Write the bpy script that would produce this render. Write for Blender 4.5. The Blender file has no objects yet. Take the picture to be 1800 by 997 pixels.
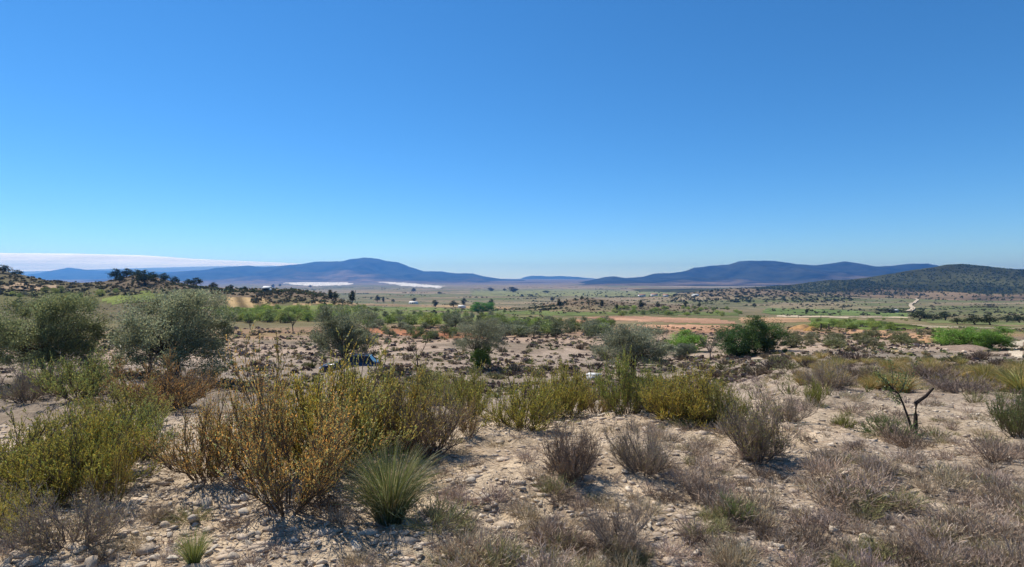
import bpy, math, numpy as np
from mathutils import Vector

# ------------------------------------------------------------------ camera, sky, sun, exposure
sc = bpy.context.scene
COL = sc.collection
F, CX, HZ = 1000.0, 900.0, 490.0          # focal length in photo pixels, centre column, horizon row
EYE = 1.7
cam_data = bpy.data.cameras.new('camera')
cam = bpy.data.objects.new('camera', cam_data)
COL.objects.link(cam)
cam.location = (0, 0, EYE)
cam.rotation_euler = (math.radians(90), 0, 0)
cam_data.sensor_width = 36.0
cam_data.lens = 36.0 * F / 1800.0
cam_data.shift_y = -(498.5 - HZ) / 1800.0
cam_data.clip_start = 0.05
cam_data.clip_end = 90000
sc.camera = cam

SUN_EL, SUN_AZ = 55.0, -46.0               # in front of the camera, to the left
world = bpy.data.worlds.new('World')
sc.world = world
world.use_nodes = True
wn = world.node_tree
sky = wn.nodes.new('ShaderNodeTexSky')
sky.sky_type = 'NISHITA'
sky.sun_disc = False
sky.sun_elevation = math.radians(SUN_EL)
sky.sun_rotation = math.radians(SUN_AZ)
sky.altitude = 2000
sky.air_density = 1.0
sky.dust_density = 0.0
sky.ozone_density = 10.0
hs = wn.nodes.new('ShaderNodeHueSaturation')
hs.inputs['Saturation'].default_value = 1.13
hs.inputs['Hue'].default_value = 0.4945
wn.links.new(sky.outputs[0], hs.inputs['Color'])
wn.links.new(hs.outputs[0], wn.nodes['Background'].inputs[0])
wn.nodes['Background'].inputs[1].default_value = 0.118

sun_data = bpy.data.lights.new('sun', 'SUN')
sun_data.energy = 5.0
sun_data.angle = math.radians(0.5)
sun_data.color = (1.0, 0.94, 0.84)
sun = bpy.data.objects.new('sun', sun_data)
COL.objects.link(sun)
_e, _a = math.radians(SUN_EL), math.radians(SUN_AZ)
sun_dir = Vector((math.cos(_e) * math.sin(_a), math.cos(_e) * math.cos(_a), math.sin(_e)))
sun.rotation_euler = sun_dir.to_track_quat('Z', 'Y').to_euler()
sun.location = (-30, 40, 60)

sc.view_settings.view_transform = 'Standard'
sc.view_settings.look = 'None'
sc.view_settings.exposure = 0.30
sc.view_settings.gamma = 1.0
sc.cycles.max_bounces = 6
sc.cycles.diffuse_bounces = 3
sc.cycles.transmission_bounces = 3
sc.cycles.volume_bounces = 0
sc.cycles.use_denoising = True
sc.cycles.denoiser = 'OPENIMAGEDENOISE'
sc.cycles.denoising_input_passes = 'RGB_ALBEDO_NORMAL'
sc.cycles.sample_clamp_indirect = 4.0

# ------------------------------------------------------------------ labels that tell look-alikes apart by the landmark next to them
ORD = 'nearest;second nearest;third nearest;fourth nearest;fifth nearest;sixth nearest;seventh nearest;eighth nearest;ninth nearest;tenth nearest;eleventh nearest;twelfth nearest;thirteenth nearest;fourteenth nearest;fifteenth nearest;sixteenth nearest;seventeenth nearest;eighteenth nearest;nineteenth nearest;twentieth nearest'.split(';')


def autolabel(items, marks):
    """items (object, column, row, phrase); marks (phrase, column, row)"""
    g = {}
    for o, x, y, ph in items:
        dd = [math.hypot(x - m[1], (y - m[2]) * 1.3) for m in marks]
        k = int(np.argmin(dd))
        dx, dy = x - marks[k][1], (y - marks[k][2]) * 1.3
        side = ('right of' if dx > 0 else 'left of') if abs(dx) > abs(dy) else ('in front of' if dy > 0 else 'behind')
        g.setdefault((k, side, ph), []).append((dd[k], o))
    for (k, side, ph), l in g.items():
        l.sort(key=lambda t: t[0])
        for n, (_, o) in enumerate(l):
            o['label'] = '%s %s the %s' % (ph, side, marks[k][0]) if len(l) == 1 else '%s, %s one %s the %s' % (ph, ORD[min(n, len(ORD) - 1)], side, marks[k][0])


# ------------------------------------------------------------------ small helpers
R = np.random.default_rng(7)


def nrm(a):
    return a / np.maximum(np.linalg.norm(a, axis=-1, keepdims=True), 1e-9)


def rnd_dir(n):
    return nrm(R.normal(size=(n, 3)))


def _hash(ix, iy, s):
    h = (ix.astype(np.int64) * 374761393 + iy.astype(np.int64) * 668265263 + s * 974634777) & 0xffffffff
    h = ((h ^ (h >> 13)) * 1274126177) & 0xffffffff
    return ((h ^ (h >> 16)) & 0xffff) / 65535.0


def vnoise(x, y, s=0):
    ix, iy = np.floor(x), np.floor(y)
    fx, fy = x - ix, y - iy
    fx, fy = fx * fx * (3 - 2 * fx), fy * fy * (3 - 2 * fy)
    a = _hash(ix, iy, s); b = _hash(ix + 1, iy, s); c = _hash(ix, iy + 1, s); d = _hash(ix + 1, iy + 1, s)
    return (a + (b - a) * fx + (c - a) * fy + (a - b - c + d) * fx * fy) * 2 - 1


def fbm(x, y, octv=4, s=0, gain=0.5):
    t, amp, f = 0, 1.0, 1.0
    for k in range(octv):
        t = t + amp * vnoise(x * f + 17.3 * k, y * f - 9.1 * k, s + k)
        amp *= gain; f *= 2.03
    return t


def sstep(a, b, x):
    t = np.clip((x - a) / (b - a), 0, 1)
    return t * t * (3 - 2 * t)


# ------------------------------------------------------------------ the lie of the land (metres; the eye stands 1.7 m above the knoll)
PL = np.array([(0, -1.7), (3, -1.7), (6, -1.76), (8, -1.93), (10, -2.3), (14, -3.3), (20, -4.8), (26, -5.7), (32, -6.15), (45, -7.2), (60, -7.8),
               (80, -8.5), (120, -10.2), (200, -14.6), (400, -24), (1000, -40), (3000, -58), (6000, -62), (9000, -30), (14000, -10), (30000, 0)], float)
PR = np.array([(0, -1.7), (6, -1.85), (10, -2.2), (15, -2.65), (20, -3.05), (30, -3.95), (40, -4.8), (60, -6.3), (90, -8.2), (120, -9.8),
               (200, -14.6), (400, -24), (1000, -40), (3000, -58), (6000, -62), (9000, -30), (14000, -10), (30000, 0)], float)
LPL, LPR = np.log1p(PL[:, 0]), np.log1p(PR[:, 0])
# crest of the rise at the left: photo column, row of its bare skyline, about 330 m away
CREST = np.array([(-400, 440), (-100, 455), (0, 466), (40, 475), (80, 485), (120, 489), (180, 491), (210, 487), (240, 481), (270, 485), (300, 493), (350, 500), (400, 505), (450, 508), (520, 511), (570, 519), (610, 530), (680, 548), (760, 556)], float)
# knolls: photo column of the centre, distance, half width (columns), half depth (m), height (m)
KNOLLS = [(650, 34, 90, 3.2, 0.98), (1035, 31, 55, 2.5, 0.5), (140, 30, 280, 9.0, 1.25), (240, 330, 60, 60, 0.5), (410, 330, 150, 70, 0.5), (540, 335, 60, 60, 1.0), (1030, 470, 85, 70, 9.5),
          (1310, 1300, 130, 250, 22), (1150, 520, 90, 60, 3.5)]


def H(x, y):
    x = np.asarray(x, float); y = np.asarray(y, float)
    s = np.where(y > 0, np.hypot(0.6 * x, y), np.hypot(x, y))
    u = x / np.maximum(y, 0.5 + 0.3 * np.abs(x))
    l = np.log1p(s)
    zl, zr = np.interp(l, LPL, PL[:, 1]), np.interp(l, LPR, PR[:, 1])
    w = sstep(0.25, 0.58, u)
    z = zl * (1 - w) + zr * w
    for c, d, hw, hd, h in KNOLLS:
        uc, hu = (c - CX) / F, hw / F
        z = z + h * np.exp(-((u - uc) / hu) ** 2 - ((y - d) / hd) ** 2)
    zc = (HZ - np.interp(u * F + CX, CREST[:, 0], CREST[:, 1])) / F * 330.0
    up = np.maximum(zc + 21.0, 0) * np.exp(-((y - 330.0) / np.where(y < 330, 85.0, 120.0)) ** 2)
    z = z + up * sstep(-.05, -.2, u)
    r = np.hypot(x, y)
    z = z + 0.06 * fbm(x * 1.3, y * 1.3, 4, 3, .6) * sstep(60, 10, r)
    z = z + 0.09 * fbm(x * 0.35, y * 0.35, 2, 11) * sstep(1, 5, r) * sstep(200, 40, r)
    z = z + 0.45 * fbm(x * 0.05, y * 0.05, 3, 21) * sstep(12, 60, r) * sstep(3000, 300, r)
    z = z + 2.2 * fbm(x * 0.006, y * 0.006, 3, 31) * sstep(150, 700, r)
    z = z + 5.0 * fbm(x * 0.0012, y * 0.0012, 2, 41) * sstep(1500, 5000, r)
    return z + EYE


def cast(px, py, dmin=1.2, dmax=12000, n=260):
    """photo pixels -> points on the land (first hit beyond dmin)"""
    px = np.atleast_1d(np.asarray(px, float)); py = np.atleast_1d(np.asarray(py, float))
    dd = np.exp(np.linspace(math.log(dmin), math.log(dmax), n))
    u, v = (px - CX) / F, (HZ - py) / F
    X = u[:, None] * dd; Y = np.broadcast_to(dd, X.shape); Z = EYE + v[:, None] * dd
    below = Z < H(X, Y)
    k = np.argmax(below, axis=1)
    k = np.where(below.any(1), np.maximum(k, 1), n - 1)
    lo, hi = dd[k - 1], dd[k]
    for _ in range(14):
        m = (lo + hi) / 2
        b = EYE + v * m < H(u * m, m)
        hi = np.where(b, m, hi); lo = np.where(b, lo, m)
    d = hi
    return np.stack([u * d, d, H(u * d, d)], 1)


def project(x, y, z):
    return CX + F * x / y, HZ - F * (z - EYE) / y


# ------------------------------------------------------------------ meshes
class Geo:
    def __init__(s):
        s.v, s.q, s.t, s.c, s.n = [], [], [], [], 0

    def add(s, v, q=None, t=None, c=None):
        v = np.asarray(v, np.float32).reshape(-1, 3)
        if q is not None and len(q): s.q.append(np.asarray(q, np.int64) + s.n)
        if t is not None and len(t): s.t.append(np.asarray(t, np.int64) + s.n)
        c = np.ones((len(v), 3), np.float32) if c is None else np.broadcast_to(np.asarray(c, np.float32), (len(v), 3))
        s.v.append(v); s.c.append(c); s.n += len(v)
        return s

    def put(s, g, loc=(0, 0, 0), rot=0.0, scale=(1, 1, 1), col=(1, 1, 1)):
        v, q, t, c = g.arrays()
        a = v * np.asarray(scale, np.float32)
        cs, sn = math.cos(rot), math.sin(rot)
        b = np.stack([a[:, 0] * cs - a[:, 1] * sn, a[:, 0] * sn + a[:, 1] * cs, a[:, 2]], 1) + np.asarray(loc, np.float32)
        return s.add(b, q, t, c * np.asarray(col, np.float32))

    def arrays(s):
        if len(s.v) != 1:
            s.v = [np.concatenate(s.v)]; s.c = [np.concatenate(s.c)]
        q = np.concatenate(s.q) if s.q else np.zeros((0, 4), np.int64)
        t = np.concatenate(s.t) if s.t else np.zeros((0, 3), np.int64)
        return s.v[0], q, t, s.c[0]

    def mesh(s, name, mat, smooth=False):
        v, q, t, c = s.arrays()
        me = bpy.data.meshes.new(name)
        me.vertices.add(len(v)); me.vertices.foreach_set('co', v.astype(np.float32).ravel())
        lv = np.concatenate([q.ravel(), t.ravel()]).astype(np.int32)
        st = np.concatenate([np.arange(len(q)) * 4, len(q) * 4 + np.arange(len(t)) * 3]).astype(np.int32)
        me.loops.add(len(lv)); me.polygons.add(len(st))
        me.loops.foreach_set('vertex_index', lv)
        me.polygons.foreach_set('loop_start', st)
        if smooth: me.polygons.foreach_set('use_smooth', np.ones(len(st), bool))
        at = me.attributes.new('tint', 'FLOAT_COLOR', 'POINT')
        at.data.foreach_set('color', np.concatenate([c, np.ones((len(c), 1), np.float32)], 1).astype(np.float32).ravel())
        me.update(calc_edges=True)
        me.validate()
        me.materials.append(mat)
        return me


def link(name, me, parent=None, loc=None, color=None):
    o = bpy.data.objects.new(name, me)
    COL.objects.link(o)
    if parent is not None: o.parent = parent
    if loc is not None: o.location = [float(a) for a in loc]
    if color is not None: o.color = (float(color[0]), float(color[1]), float(color[2]), 1.0)
    return o


def tag(o, label, cat=None, group=None, kind=None):
    o['label'] = label
    if cat: o['category'] = cat
    if group: o['group'] = group
    if kind: o['kind'] = kind
    return o


def ribbons(P, W, col=1.0, side=None):
    """P (N,S,3) polylines, W (N,S) widths -> flat strips"""
    N, S, _ = P.shape
    d = np.gradient(P, axis=1)
    if side is None: side = rnd_dir(N)[:, None, :]
    b = nrm(np.cross(d, side)) * W[..., None] * 0.5
    V = np.stack([P - b, P + b], 2).reshape(-1, 3)
    i = (np.arange(N)[:, None] * S + np.arange(S - 1)[None]).ravel() * 2
    return V, np.stack([i, i + 1, i + 3, i + 2], 1)


def tubes(P, W, k=4):
    N, S, _ = P.shape
    d = nrm(np.gradient(P, axis=1))
    up = np.where(np.abs(d[..., 2:3]) > 0.9, np.array([1.0, 0, 0]), np.array([0, 0, 1.0]))
    a = nrm(np.cross(d, up)); b = np.cross(d, a)
    th = np.arange(k) / k * 2 * np.pi
    V = P[:, :, None, :] + W[:, :, None, None] * (a[:, :, None, :] * np.cos(th)[:, None] + b[:, :, None, :] * np.sin(th)[:, None])
    base = (np.arange(N)[:, None, None] * S + np.arange(S - 1)[None, :, None]) * k
    j = np.arange(k)[None, None, :]; j2 = (j + 1) % k
    Q = np.stack([base + j, base + j2, base + k + j2, base + k + j], -1).reshape(-1, 4)
    return V.reshape(-1, 3), Q


def curve_from(start, dirn, length, S=4, up=0.2, wob=0.12):
    """N curves from start (N,3) heading dirn, bending upward"""
    N = len(start)
    t = np.linspace(0, 1, S)[None, :, None]
    w = rnd_dir(N)[:, None, :] * wob
    off = dirn[:, None, :] * t + (np.array([0, 0, up]) + w) * t * t
    return start[:, None, :] + off * np.asarray(length).reshape(-1, 1, 1)


def offshoot(P, n, t0=0.25, t1=1.0, spread=0.7):
    """n child starts per parent polyline -> (start, direction)"""
    N, S, _ = P.shape
    t = R.uniform(t0, t1, (N, n)) * (S - 1)
    k = np.minimum(t.astype(int), S - 2); f = (t - k)[..., None]
    ii = np.arange(N)[:, None]
    a, b = P[ii, k], P[ii, k + 1]
    st = a + (b - a) * f
    dr = nrm(b - a) + rnd_dir(N * n).reshape(N, n, 3) * spread
    return st.reshape(-1, 3), nrm(dr.reshape(-1, 3))


def leaves(c, axis, L, Wd, tint):
    n = len(c)
    b = nrm(np.cross(axis, rnd_dir(n)))
    L = np.broadcast_to(L, (n,))[:, None]; Wd = np.broadcast_to(Wd, (n,))[:, None]
    V = np.stack([c - axis * L / 2, c + b * Wd / 2, c + axis * L / 2, c - b * Wd / 2], 1).reshape(-1, 3)
    i = np.arange(n) * 4
    return V, np.stack([i, i + 1, i + 2, i + 3], 1), None, np.repeat(tint, 4, 0)


def tints(n, lo=0.6, hi=1.4, hue=0.15):
    b = R.uniform(lo, hi, (n, 1))
    h = np.clip(R.normal(0, hue, (n, 1)), -.42, .42)
    return b * np.concatenate([1 + h, np.ones((n, 1)), 1 - h * 0.6], 1)


# ------------------------------------------------------------------ materials
def new_mat(name):
    m = bpy.data.materials.new(name)
    m.use_nodes = True
    nt = m.node_tree
    nt.nodes.clear()
    out = nt.nodes.new('ShaderNodeOutputMaterial')
    return m, nt, out


def nd(nt, typ, **kw):
    n = nt.nodes.new(typ)
    for k, v in kw.items(): setattr(n, k, v)
    return n


def mul(nt, a, b):
    m = nd(nt, 'ShaderNodeMix', data_type='RGBA', blend_type='MULTIPLY')
    m.inputs[0].default_value = 1.0
    for s, i in ((a, 6), (b, 7)):
        if isinstance(s, tuple): m.inputs[i].default_value = s
        else: nt.links.new(s, m.inputs[i])
    return m.outputs[2]


def tinted(nt):
    at = nd(nt, 'ShaderNodeAttribute', attribute_name='tint')
    oi = nd(nt, 'ShaderNodeObjectInfo')
    return mul(nt, at.outputs['Color'], oi.outputs['Color'])


def noise(nt, scale, detail=3.0, rough=0.6, vec=None):
    n = nd(nt, 'ShaderNodeTexNoise')
    n.inputs['Scale'].default_value = scale; n.inputs['Detail'].default_value = detail; n.inputs['Roughness'].default_value = rough
    if vec is not None: nt.links.new(vec, n.inputs['Vector'])
    return n


def ramp(nt, fac, stops):
    r = nd(nt, 'ShaderNodeValToRGB')
    e = r.color_ramp.elements
    while len(e) < len(stops): e.new(0.5)
    for k, (p, c) in enumerate(stops):
        e[k].position = p; e[k].color = (*c, 1)
    nt.links.new(fac, r.inputs[0])
    return r.outputs[0]


def foliage_mat(name, trans=0.35, gloss=0.04):
    m, nt, out = new_mat(name)
    c = tinted(nt)
    d = nd(nt, 'ShaderNodeBsdfDiffuse'); nt.links.new(c, d.inputs[0])
    t = nd(nt, 'ShaderNodeBsdfTranslucent'); nt.links.new(c, t.inputs[0])
    mx = nd(nt, 'ShaderNodeMixShader'); mx.inputs[0].default_value = trans
    nt.links.new(d.outputs[0], mx.inputs[1]); nt.links.new(t.outputs[0], mx.inputs[2])
    last = mx.outputs[0]
    if gloss:
        g = nd(nt, 'ShaderNodeBsdfGlossy'); g.inputs['Roughness'].default_value = 0.45
        m2 = nd(nt, 'ShaderNodeMixShader'); m2.inputs[0].default_value = gloss
        nt.links.new(last, m2.inputs[1]); nt.links.new(g.outputs[0], m2.inputs[2]); last = m2.outputs[0]
    nt.links.new(last, out.inputs[0])
    return m


def plain_mat(name, col, rough=0.8, bump=None, var=0.25, scale=8.0, metallic=0.0, tint=False, coat=0.0, spec=0.3):
    m, nt, out = new_mat(name)
    p = nd(nt, 'ShaderNodeBsdfPrincipled')
    p.inputs['Roughness'].default_value = rough; p.inputs['Metallic'].default_value = metallic
    p.inputs['Coat Weight'].default_value = coat
    p.inputs['Specular IOR Level'].default_value = spec
    tc = nd(nt, 'ShaderNodeTexCoord')
    n = noise(nt, scale, 5, 0.65, tc.outputs['Object'])
    c = ramp(nt, n.outputs[0], [(0.3, tuple(a * (1 - var) for a in col)), (0.7, tuple(min(a * (1 + var), 1) for a in col))])
    if tint: c = mul(nt, c, tinted(nt))
    nt.links.new(c, p.inputs['Base Color'])
    if bump:
        b = nd(nt, 'ShaderNodeBump'); b.inputs['Strength'].default_value = 0.6; b.inputs['Distance'].default_value = bump
        n2 = noise(nt, scale * 2.5, 6, 0.7, tc.outputs['Object'])
        nt.links.new(n2.outputs[0], b.inputs['Height']); nt.links.new(b.outputs[0], p.inputs['Normal'])
    nt.links.new(p.outputs[0], out.inputs[0])
    return m


M_LEAF = foliage_mat('leaf', 0.5, 0.03)
M_GRASS = foliage_mat('grass_blade', 0.42, 0.04)
M_FAR = foliage_mat('far_foliage', 0.2, 0.0)
M_TWIG = foliage_mat('dry_twig', 0.12, 0.0)
M_BARK = plain_mat('bark', (1, 1, 1), 0.95, 0.01, 0.35, 14.0, tint=True, spec=0.1)
M_STONE = plain_mat('limestone', (1, 1, 1), 0.95, 0.012, 0.16, 22.0, tint=True, spec=0.1)

# ground: the 'tint' attribute holds the broad soil colour, noises give grain and relief
M_GROUND, nt, out = new_mat('stony_soil')
p = nd(nt, 'ShaderNodeBsdfPrincipled'); p.inputs['Roughness'].default_value = 1.0; p.inputs['Specular IOR Level'].default_value = 0.05
tc = nd(nt, 'ShaderNodeTexCoord')
V = tc.outputs['Object']
base = tinted(nt)
n1 = noise(nt, 0.9, 6, 0.62, V); n2 = noise(nt, 9.0, 6, 0.7, V); n3 = noise(nt, 60.0, 3, 0.6, V); n4 = noise(nt, 0.04, 6, 0.65, V)
c = mul(nt, base, ramp(nt, n1.outputs[0], [(0.3, (0.70, 0.67, 0.64)), (0.6, (1.08, 1.06, 1.03))]))
c = mul(nt, c, ramp(nt, n2.outputs[0], [(0.34, (0.50, 0.46, 0.43)), (0.55, (1.1, 1.09, 1.07))]))
c = mul(nt, c, ramp(nt, n3.outputs[0], [(0.3, (0.75, 0.74, 0.73)), (0.65, (1.1, 1.1, 1.1))]))
c = mul(nt, c, ramp(nt, n4.outputs[0], [(0.32, (0.70, 0.74, 0.72)), (0.62, (1.1, 1.07, 1.05))]))
nt.links.new(c, p.inputs['Base Color'])
b1 = nd(nt, 'ShaderNodeBump'); b1.inputs['Strength'].default_value = 0.9; b1.inputs['Distance'].default_value = 0.05
nt.links.new(n2.outputs[0], b1.inputs['Height'])
b2 = nd(nt, 'ShaderNodeBump'); b2.inputs['Strength'].default_value = 0.8; b2.inputs['Distance'].default_value = 0.012
nt.links.new(n3.outputs[0], b2.inputs['Height']); nt.links.new(b1.outputs[0], b2.inputs['Normal'])
nt.links.new(b2.outputs[0], p.inputs['Normal'])
nt.links.new(p.outputs[0], out.inputs[0])

# ------------------------------------------------------------------ the ground: one sheet out to the horizon
th = np.concatenate([np.radians(np.linspace(-50, 50, 620)), np.radians(np.linspace(52, 308, 80))])
rr = np.concatenate([[0.02], np.exp(np.arange(math.log(0.8), math.log(30), 0.0175)), np.exp(np.arange(math.log(30), math.log(15600), 0.026))])
NT, NR = len(th), len(rr)
GX = rr[:, None] * np.sin(th)[None]; GY = rr[:, None] * np.cos(th)[None]
GZ = H(GX, GY)


def soil_colour(x, y):
    r = np.hypot(x, y)
    u = x / np.maximum(y, 0.3 * np.abs(x) + 0.3)
    pts = [(0, (.62, .50, .375)), (9, (.64, .515, .39)), (14, (.48, .395, .315)), (30, (.33, .28, .24)), (50, (.36, .30, .255)), (62, (.45, .36, .295)),
           (85, (.43, .325, .255)), (105, (.37, .23, .155)), (150, (.22, .19, .11)), (300, (.17, .165, .085)), (520, (.16, .15, .09)), (900, (.165, .165, .10)),
           (2500, (.19, .18, .125)), (5000, (.20, .17, .14)), (9000, (.15, .13, .12)), (20000, (.2, .18, .16))]
    lr = np.log1p(r)
    xs = np.log1p(np.array([p[0] for p in pts])); cs = np.array([p[1] for p in pts])
    c = np.stack([np.interp(lr, xs, cs[:, k]) for k in range(3)], -1)

    def blend(c, m, col):
        m = np.clip(m, 0, 1)[..., None]
        return c * (1 - m) + np.asarray(col) * m
    # right half: grey litter under the dried scrub
    c = blend(c, 0.55 * sstep(0.05, 0.4, u) * sstep(40, 12, r) * sstep(-.5, .6, fbm(x * 0.8, y * 0.8, 3, 77)), (.43, .36, .31))
    c = blend(c, 0.5 * sstep(0.2, 0.6, fbm(x * 1.7, y * 1.7, 3, 78)) * sstep(30, 12, r), (.45, .355, .27))
    # litter and low growth on the terraces
    c = blend(c, 0.85 * sstep(-0.1, 0.4, fbm(x * 0.16, y * 0.25, 4, 79)) * sstep(11, 20, r) * sstep(130, 90, r), (.27, .22, .175))
    # strips of fields across the valley
    st = fbm(x * 0.0022, y * 0.011, 3, 91)
    c = blend(c, 0.75 * sstep(0.1, 0.5, st) * sstep(350, 700, r) * sstep(7000, 3500, r), (.17, .20, .085))
    c = blend(c, 0.7 * sstep(0.15, 0.5, -st) * sstep(350, 700, r) * sstep(7000, 3500, r), (.37, .30, .215))
    pal = np.array([(.13, .16, .065), (.29, .24, .165), (.18, .18, .10), (.24, .19, .13), (.15, .155, .085), (.33, .26, .19), (.12, .145, .06), (.26, .19, .14)])
    for ang_, W_, D_, sd in ((.25, 150., 70., 1), (-.4, 420., 190., 2)):
        a_ = x * math.cos(ang_) + y * math.sin(ang_) + 14 * fbm(x * .004, y * .004, 2, 96); b_ = -x * math.sin(ang_) + y * math.cos(ang_) + 8 * fbm(x * .006, y * .006, 2, 97)
        row = np.floor(b_ / D_); colm = np.floor(a_ / W_ + _hash(row, row, sd) * 3)
        idx = np.minimum((_hash(colm, row, sd + 10) * 8).astype(int), 7)
        m = .62 * sstep(380, 650, r) * sstep(8000, 5000, r) * (_hash(row, colm, sd + 20) > .35) * (sstep(2400, 1500, r) if sd == 1 else sstep(1000, 2000, r))
        c = c * (1 - m[..., None]) + pal[idx] * m[..., None]
    st2 = fbm(x * 0.02, y * 0.05, 3, 93)
    c = blend(c, 0.6 * sstep(0.1, 0.6, st2) * sstep(90, 160, r) * sstep(600, 300, r) * sstep(-.55, -.3, u), (.36, .27, .185))
    c = blend(c, 0.7 * sstep(-.35, -.5, u) * sstep(190, 260, r) * sstep(700, 450, r), (.165, .14, .09))
    c = blend(c, 0.6 * sstep(0.1, 0.6, -st2) * sstep(70, 130, r) * sstep(600, 300, r), (.17, .185, .07))
    # dark scrub-covered knolls
    for kc, kd, hw, hd, h in KNOLLS[3:]:
        m = np.exp(-((u - (kc - CX) / F) / (hw * 1.1 / F)) ** 2 - ((y - kd) / (hd * 1.1)) ** 2)
        c = blend(c, 0.75 * sstep(0.25, 0.6, m + 0.12 * fbm(x * 0.03, y * 0.03, 3, 95)), (.20, .155, .115))
    return c


g = Geo()
vv = np.stack([GX, GY, GZ], -1).reshape(-1, 3)
ii = (np.arange(NR - 1)[:, None] * NT + np.arange(NT)[None])
jj = (np.arange(NR - 1)[:, None] * NT + (np.arange(NT)[None] + 1) % NT)
quads = np.stack([ii, ii + NT, jj + NT, jj], -1)
g.add(vv, quads.reshape(-1, 4), None, soil_colour(GX, GY).reshape(-1, 3))
ground = tag(link('ground', g.mesh('ground', M_GROUND, True)), 'pale stony hillside falling away to a wide dry farmed valley', 'ground', kind='structure')

# fields and tracks: sheets cut from the same grid, laid just above it
FCX = (GX[:-1, :619] + GX[1:, 1:620]) / 2; FCY = (GY[:-1, :619] + GY[1:, 1:620]) / 2
FR = np.hypot(FCX, FCY)
_jit = FR ** 0.5 * 0.02
FPX, FPY = project(FCX, FCY, H(FCX, FCY))
FPX = FPX + 6 * fbm(FCX * 0.05, FCY * 0.05, 2, 5); FPY = FPY + 0.7 * fbm(FCX * 0.04, FCY * 0.04, 2, 6)


def inside(px, py, poly):
    r = np.zeros(px.shape, bool)
    n = len(poly)
    for k in range(n):
        (x1, y1), (x2, y2) = poly[k], poly[(k + 1) % n]
        if y1 == y2: continue
        c = ((y1 > py) != (y2 > py)) & (px < (x2 - x1) * (py - y1) / (y2 - y1) + x1)
        r ^= c
    return r


def field(name, poly, col, label, dmin, dmax, var=0.25, rows=None, cat='field'):
    m = inside(FPX, FPY, poly) & (FR > dmin) & (FR < dmax)
    q = quads[:, :619][m]
    if not len(q): return None
    idx, inv = np.unique(q, return_inverse=True)
    v = vv[idx].copy()
    r = np.hypot(v[:, 0], v[:, 1])
    v[:, 2] += 0.02 + r * 3e-4
    t = 1 + var * fbm(v[:, 0] * 0.03, v[:, 1] * 0.03, 3, 50)
    if rows is not None:
        ang, wl, dep = rows
        t = t * (1 - dep * (0.5 + 0.5 * np.sin((v[:, 0] * math.cos(ang) + v[:, 1] * math.sin(ang)) * 2 * np.pi / wl)))
    cc = np.asarray(col)[None] * t[:, None]
    gg = Geo().add(v, inv.reshape(q.shape), None, cc)
    return tag(link(name, gg.mesh(name, M_GROUND, True)), label, cat, kind='structure')


field('plastic_covered_field', [(498, 498), (545, 491.5), (600, 493.5), (624, 500.5), (560, 503), (515, 501)], (.72, .72, .72), 'bright white plastic covered crop field below the long blue mountain', 2500, 9500, 0.2)
field('plastic_covered_field', [(654, 494.5), (690, 496), (778, 503), (772, 507), (705, 502.5)], (.70, .70, .70), 'narrow white strip of plastic covered crop right of the larger white field', 2500, 9500, 0.06)
field('red_earth_field', [(1010, 557.5), (1130, 556.5), (1240, 560), (1294, 565), (1296, 570), (1180, 567), (1080, 563.5)], (.50, .31, .215), 'pinkish bare ploughed field in the middle of the valley', 90, 700, 0.3, (1.1, 5.0, .25))
field('red_earth_field', [(985, 562), (1060, 564), (1085, 568), (1010, 569)], (.44, .24, .15), 'small dark red plot left of the pinkish ploughed field', 90, 700, 0.3)
field('red_earth_field', [(1110, 570.5), (1200, 572), (1294, 574), (1290, 586), (1215, 584), (1150, 578)], (.47, .28, .185), 'nearer pale red plot below the pinkish ploughed field', 60, 700, 0.35)
field('red_earth_field', [(640, 577), (760, 583), (870, 588), (860, 597), (700, 590), (640, 585)], (.44, .21, .12), 'strip of red earth behind the pale bare field', 60, 300)
field('orange_earth_field', [(1480, 578), (1560, 583), (1655, 592), (1650, 600), (1560, 594), (1485, 586)], (.52, .32, .2), 'strip of orange earth left of the bright green shrub at right', 50, 260)
field('furrowed_field', [(392, 524), (445, 521), (492, 531), (490, 543), (400, 543)], (.50, .37, .2), 'small yellow brown field striped with furrows', 120, 700, 0.1, (0.5, 7.0, 0.7))
field('green_crop_field', [(830, 512), (1010, 509), (1190, 514), (1180, 522), (900, 521), (830, 520)], (.22, .24, .12), 'broad grey green crop field across the flat valley', 600, 5000)
field('green_crop_field', [(1345, 542), (1470, 545), (1600, 551), (1590, 557), (1450, 557), (1345, 552)], (.17, .24, .09), 'green field in front of the small dark farm hedge', 150, 1500, 0.2, (0.6, 14, 0.3))
field('green_vineyard', [(1425, 559), (1500, 562), (1600, 571), (1640, 577), (1560, 582), (1475, 576), (1425, 569)], (.16, .22, .06), 'green vineyard strip behind the orange earth heap', 80, 500, 0.3, (0.2, 3.2, 0.4))
field('green_orchard_floor', [(400, 549), (560, 541), (700, 546), (880, 556), (960, 566), (880, 574), (640, 566), (420, 564)], (.21, .25, .085), 'green grassy orchard floor left of the valley centre', 90, 700, 0.3)
field('green_crop_field', [(860, 545), (1000, 549), (1150, 547), (1300, 551), (1300, 555.5), (1130, 553), (990, 555.5), (870, 552)], (.165, .21, .075), 'thin green crop strip just behind the pinkish ploughed field', 120, 900, 0.3, (1.2, 6, .35))
field('green_crop_field', [(300, 537), (400, 541), (560, 537), (700, 540), (860, 544), (860, 548), (700, 545), (560, 541.5), (420, 545), (300, 543)], (.20, .25, .085), 'bright green crop strip at left behind the orchard', 120, 900, 0.3, (1.2, 6, .35))
field('ochre_field', [(480, 531), (600, 533), (760, 537), (900, 540), (900, 543.5), (760, 540.5), (600, 536.5), (480, 535)], (.36, .265, .155), 'thin ochre strip between the orchard and the valley floor', 120, 900, 0.3)
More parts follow.
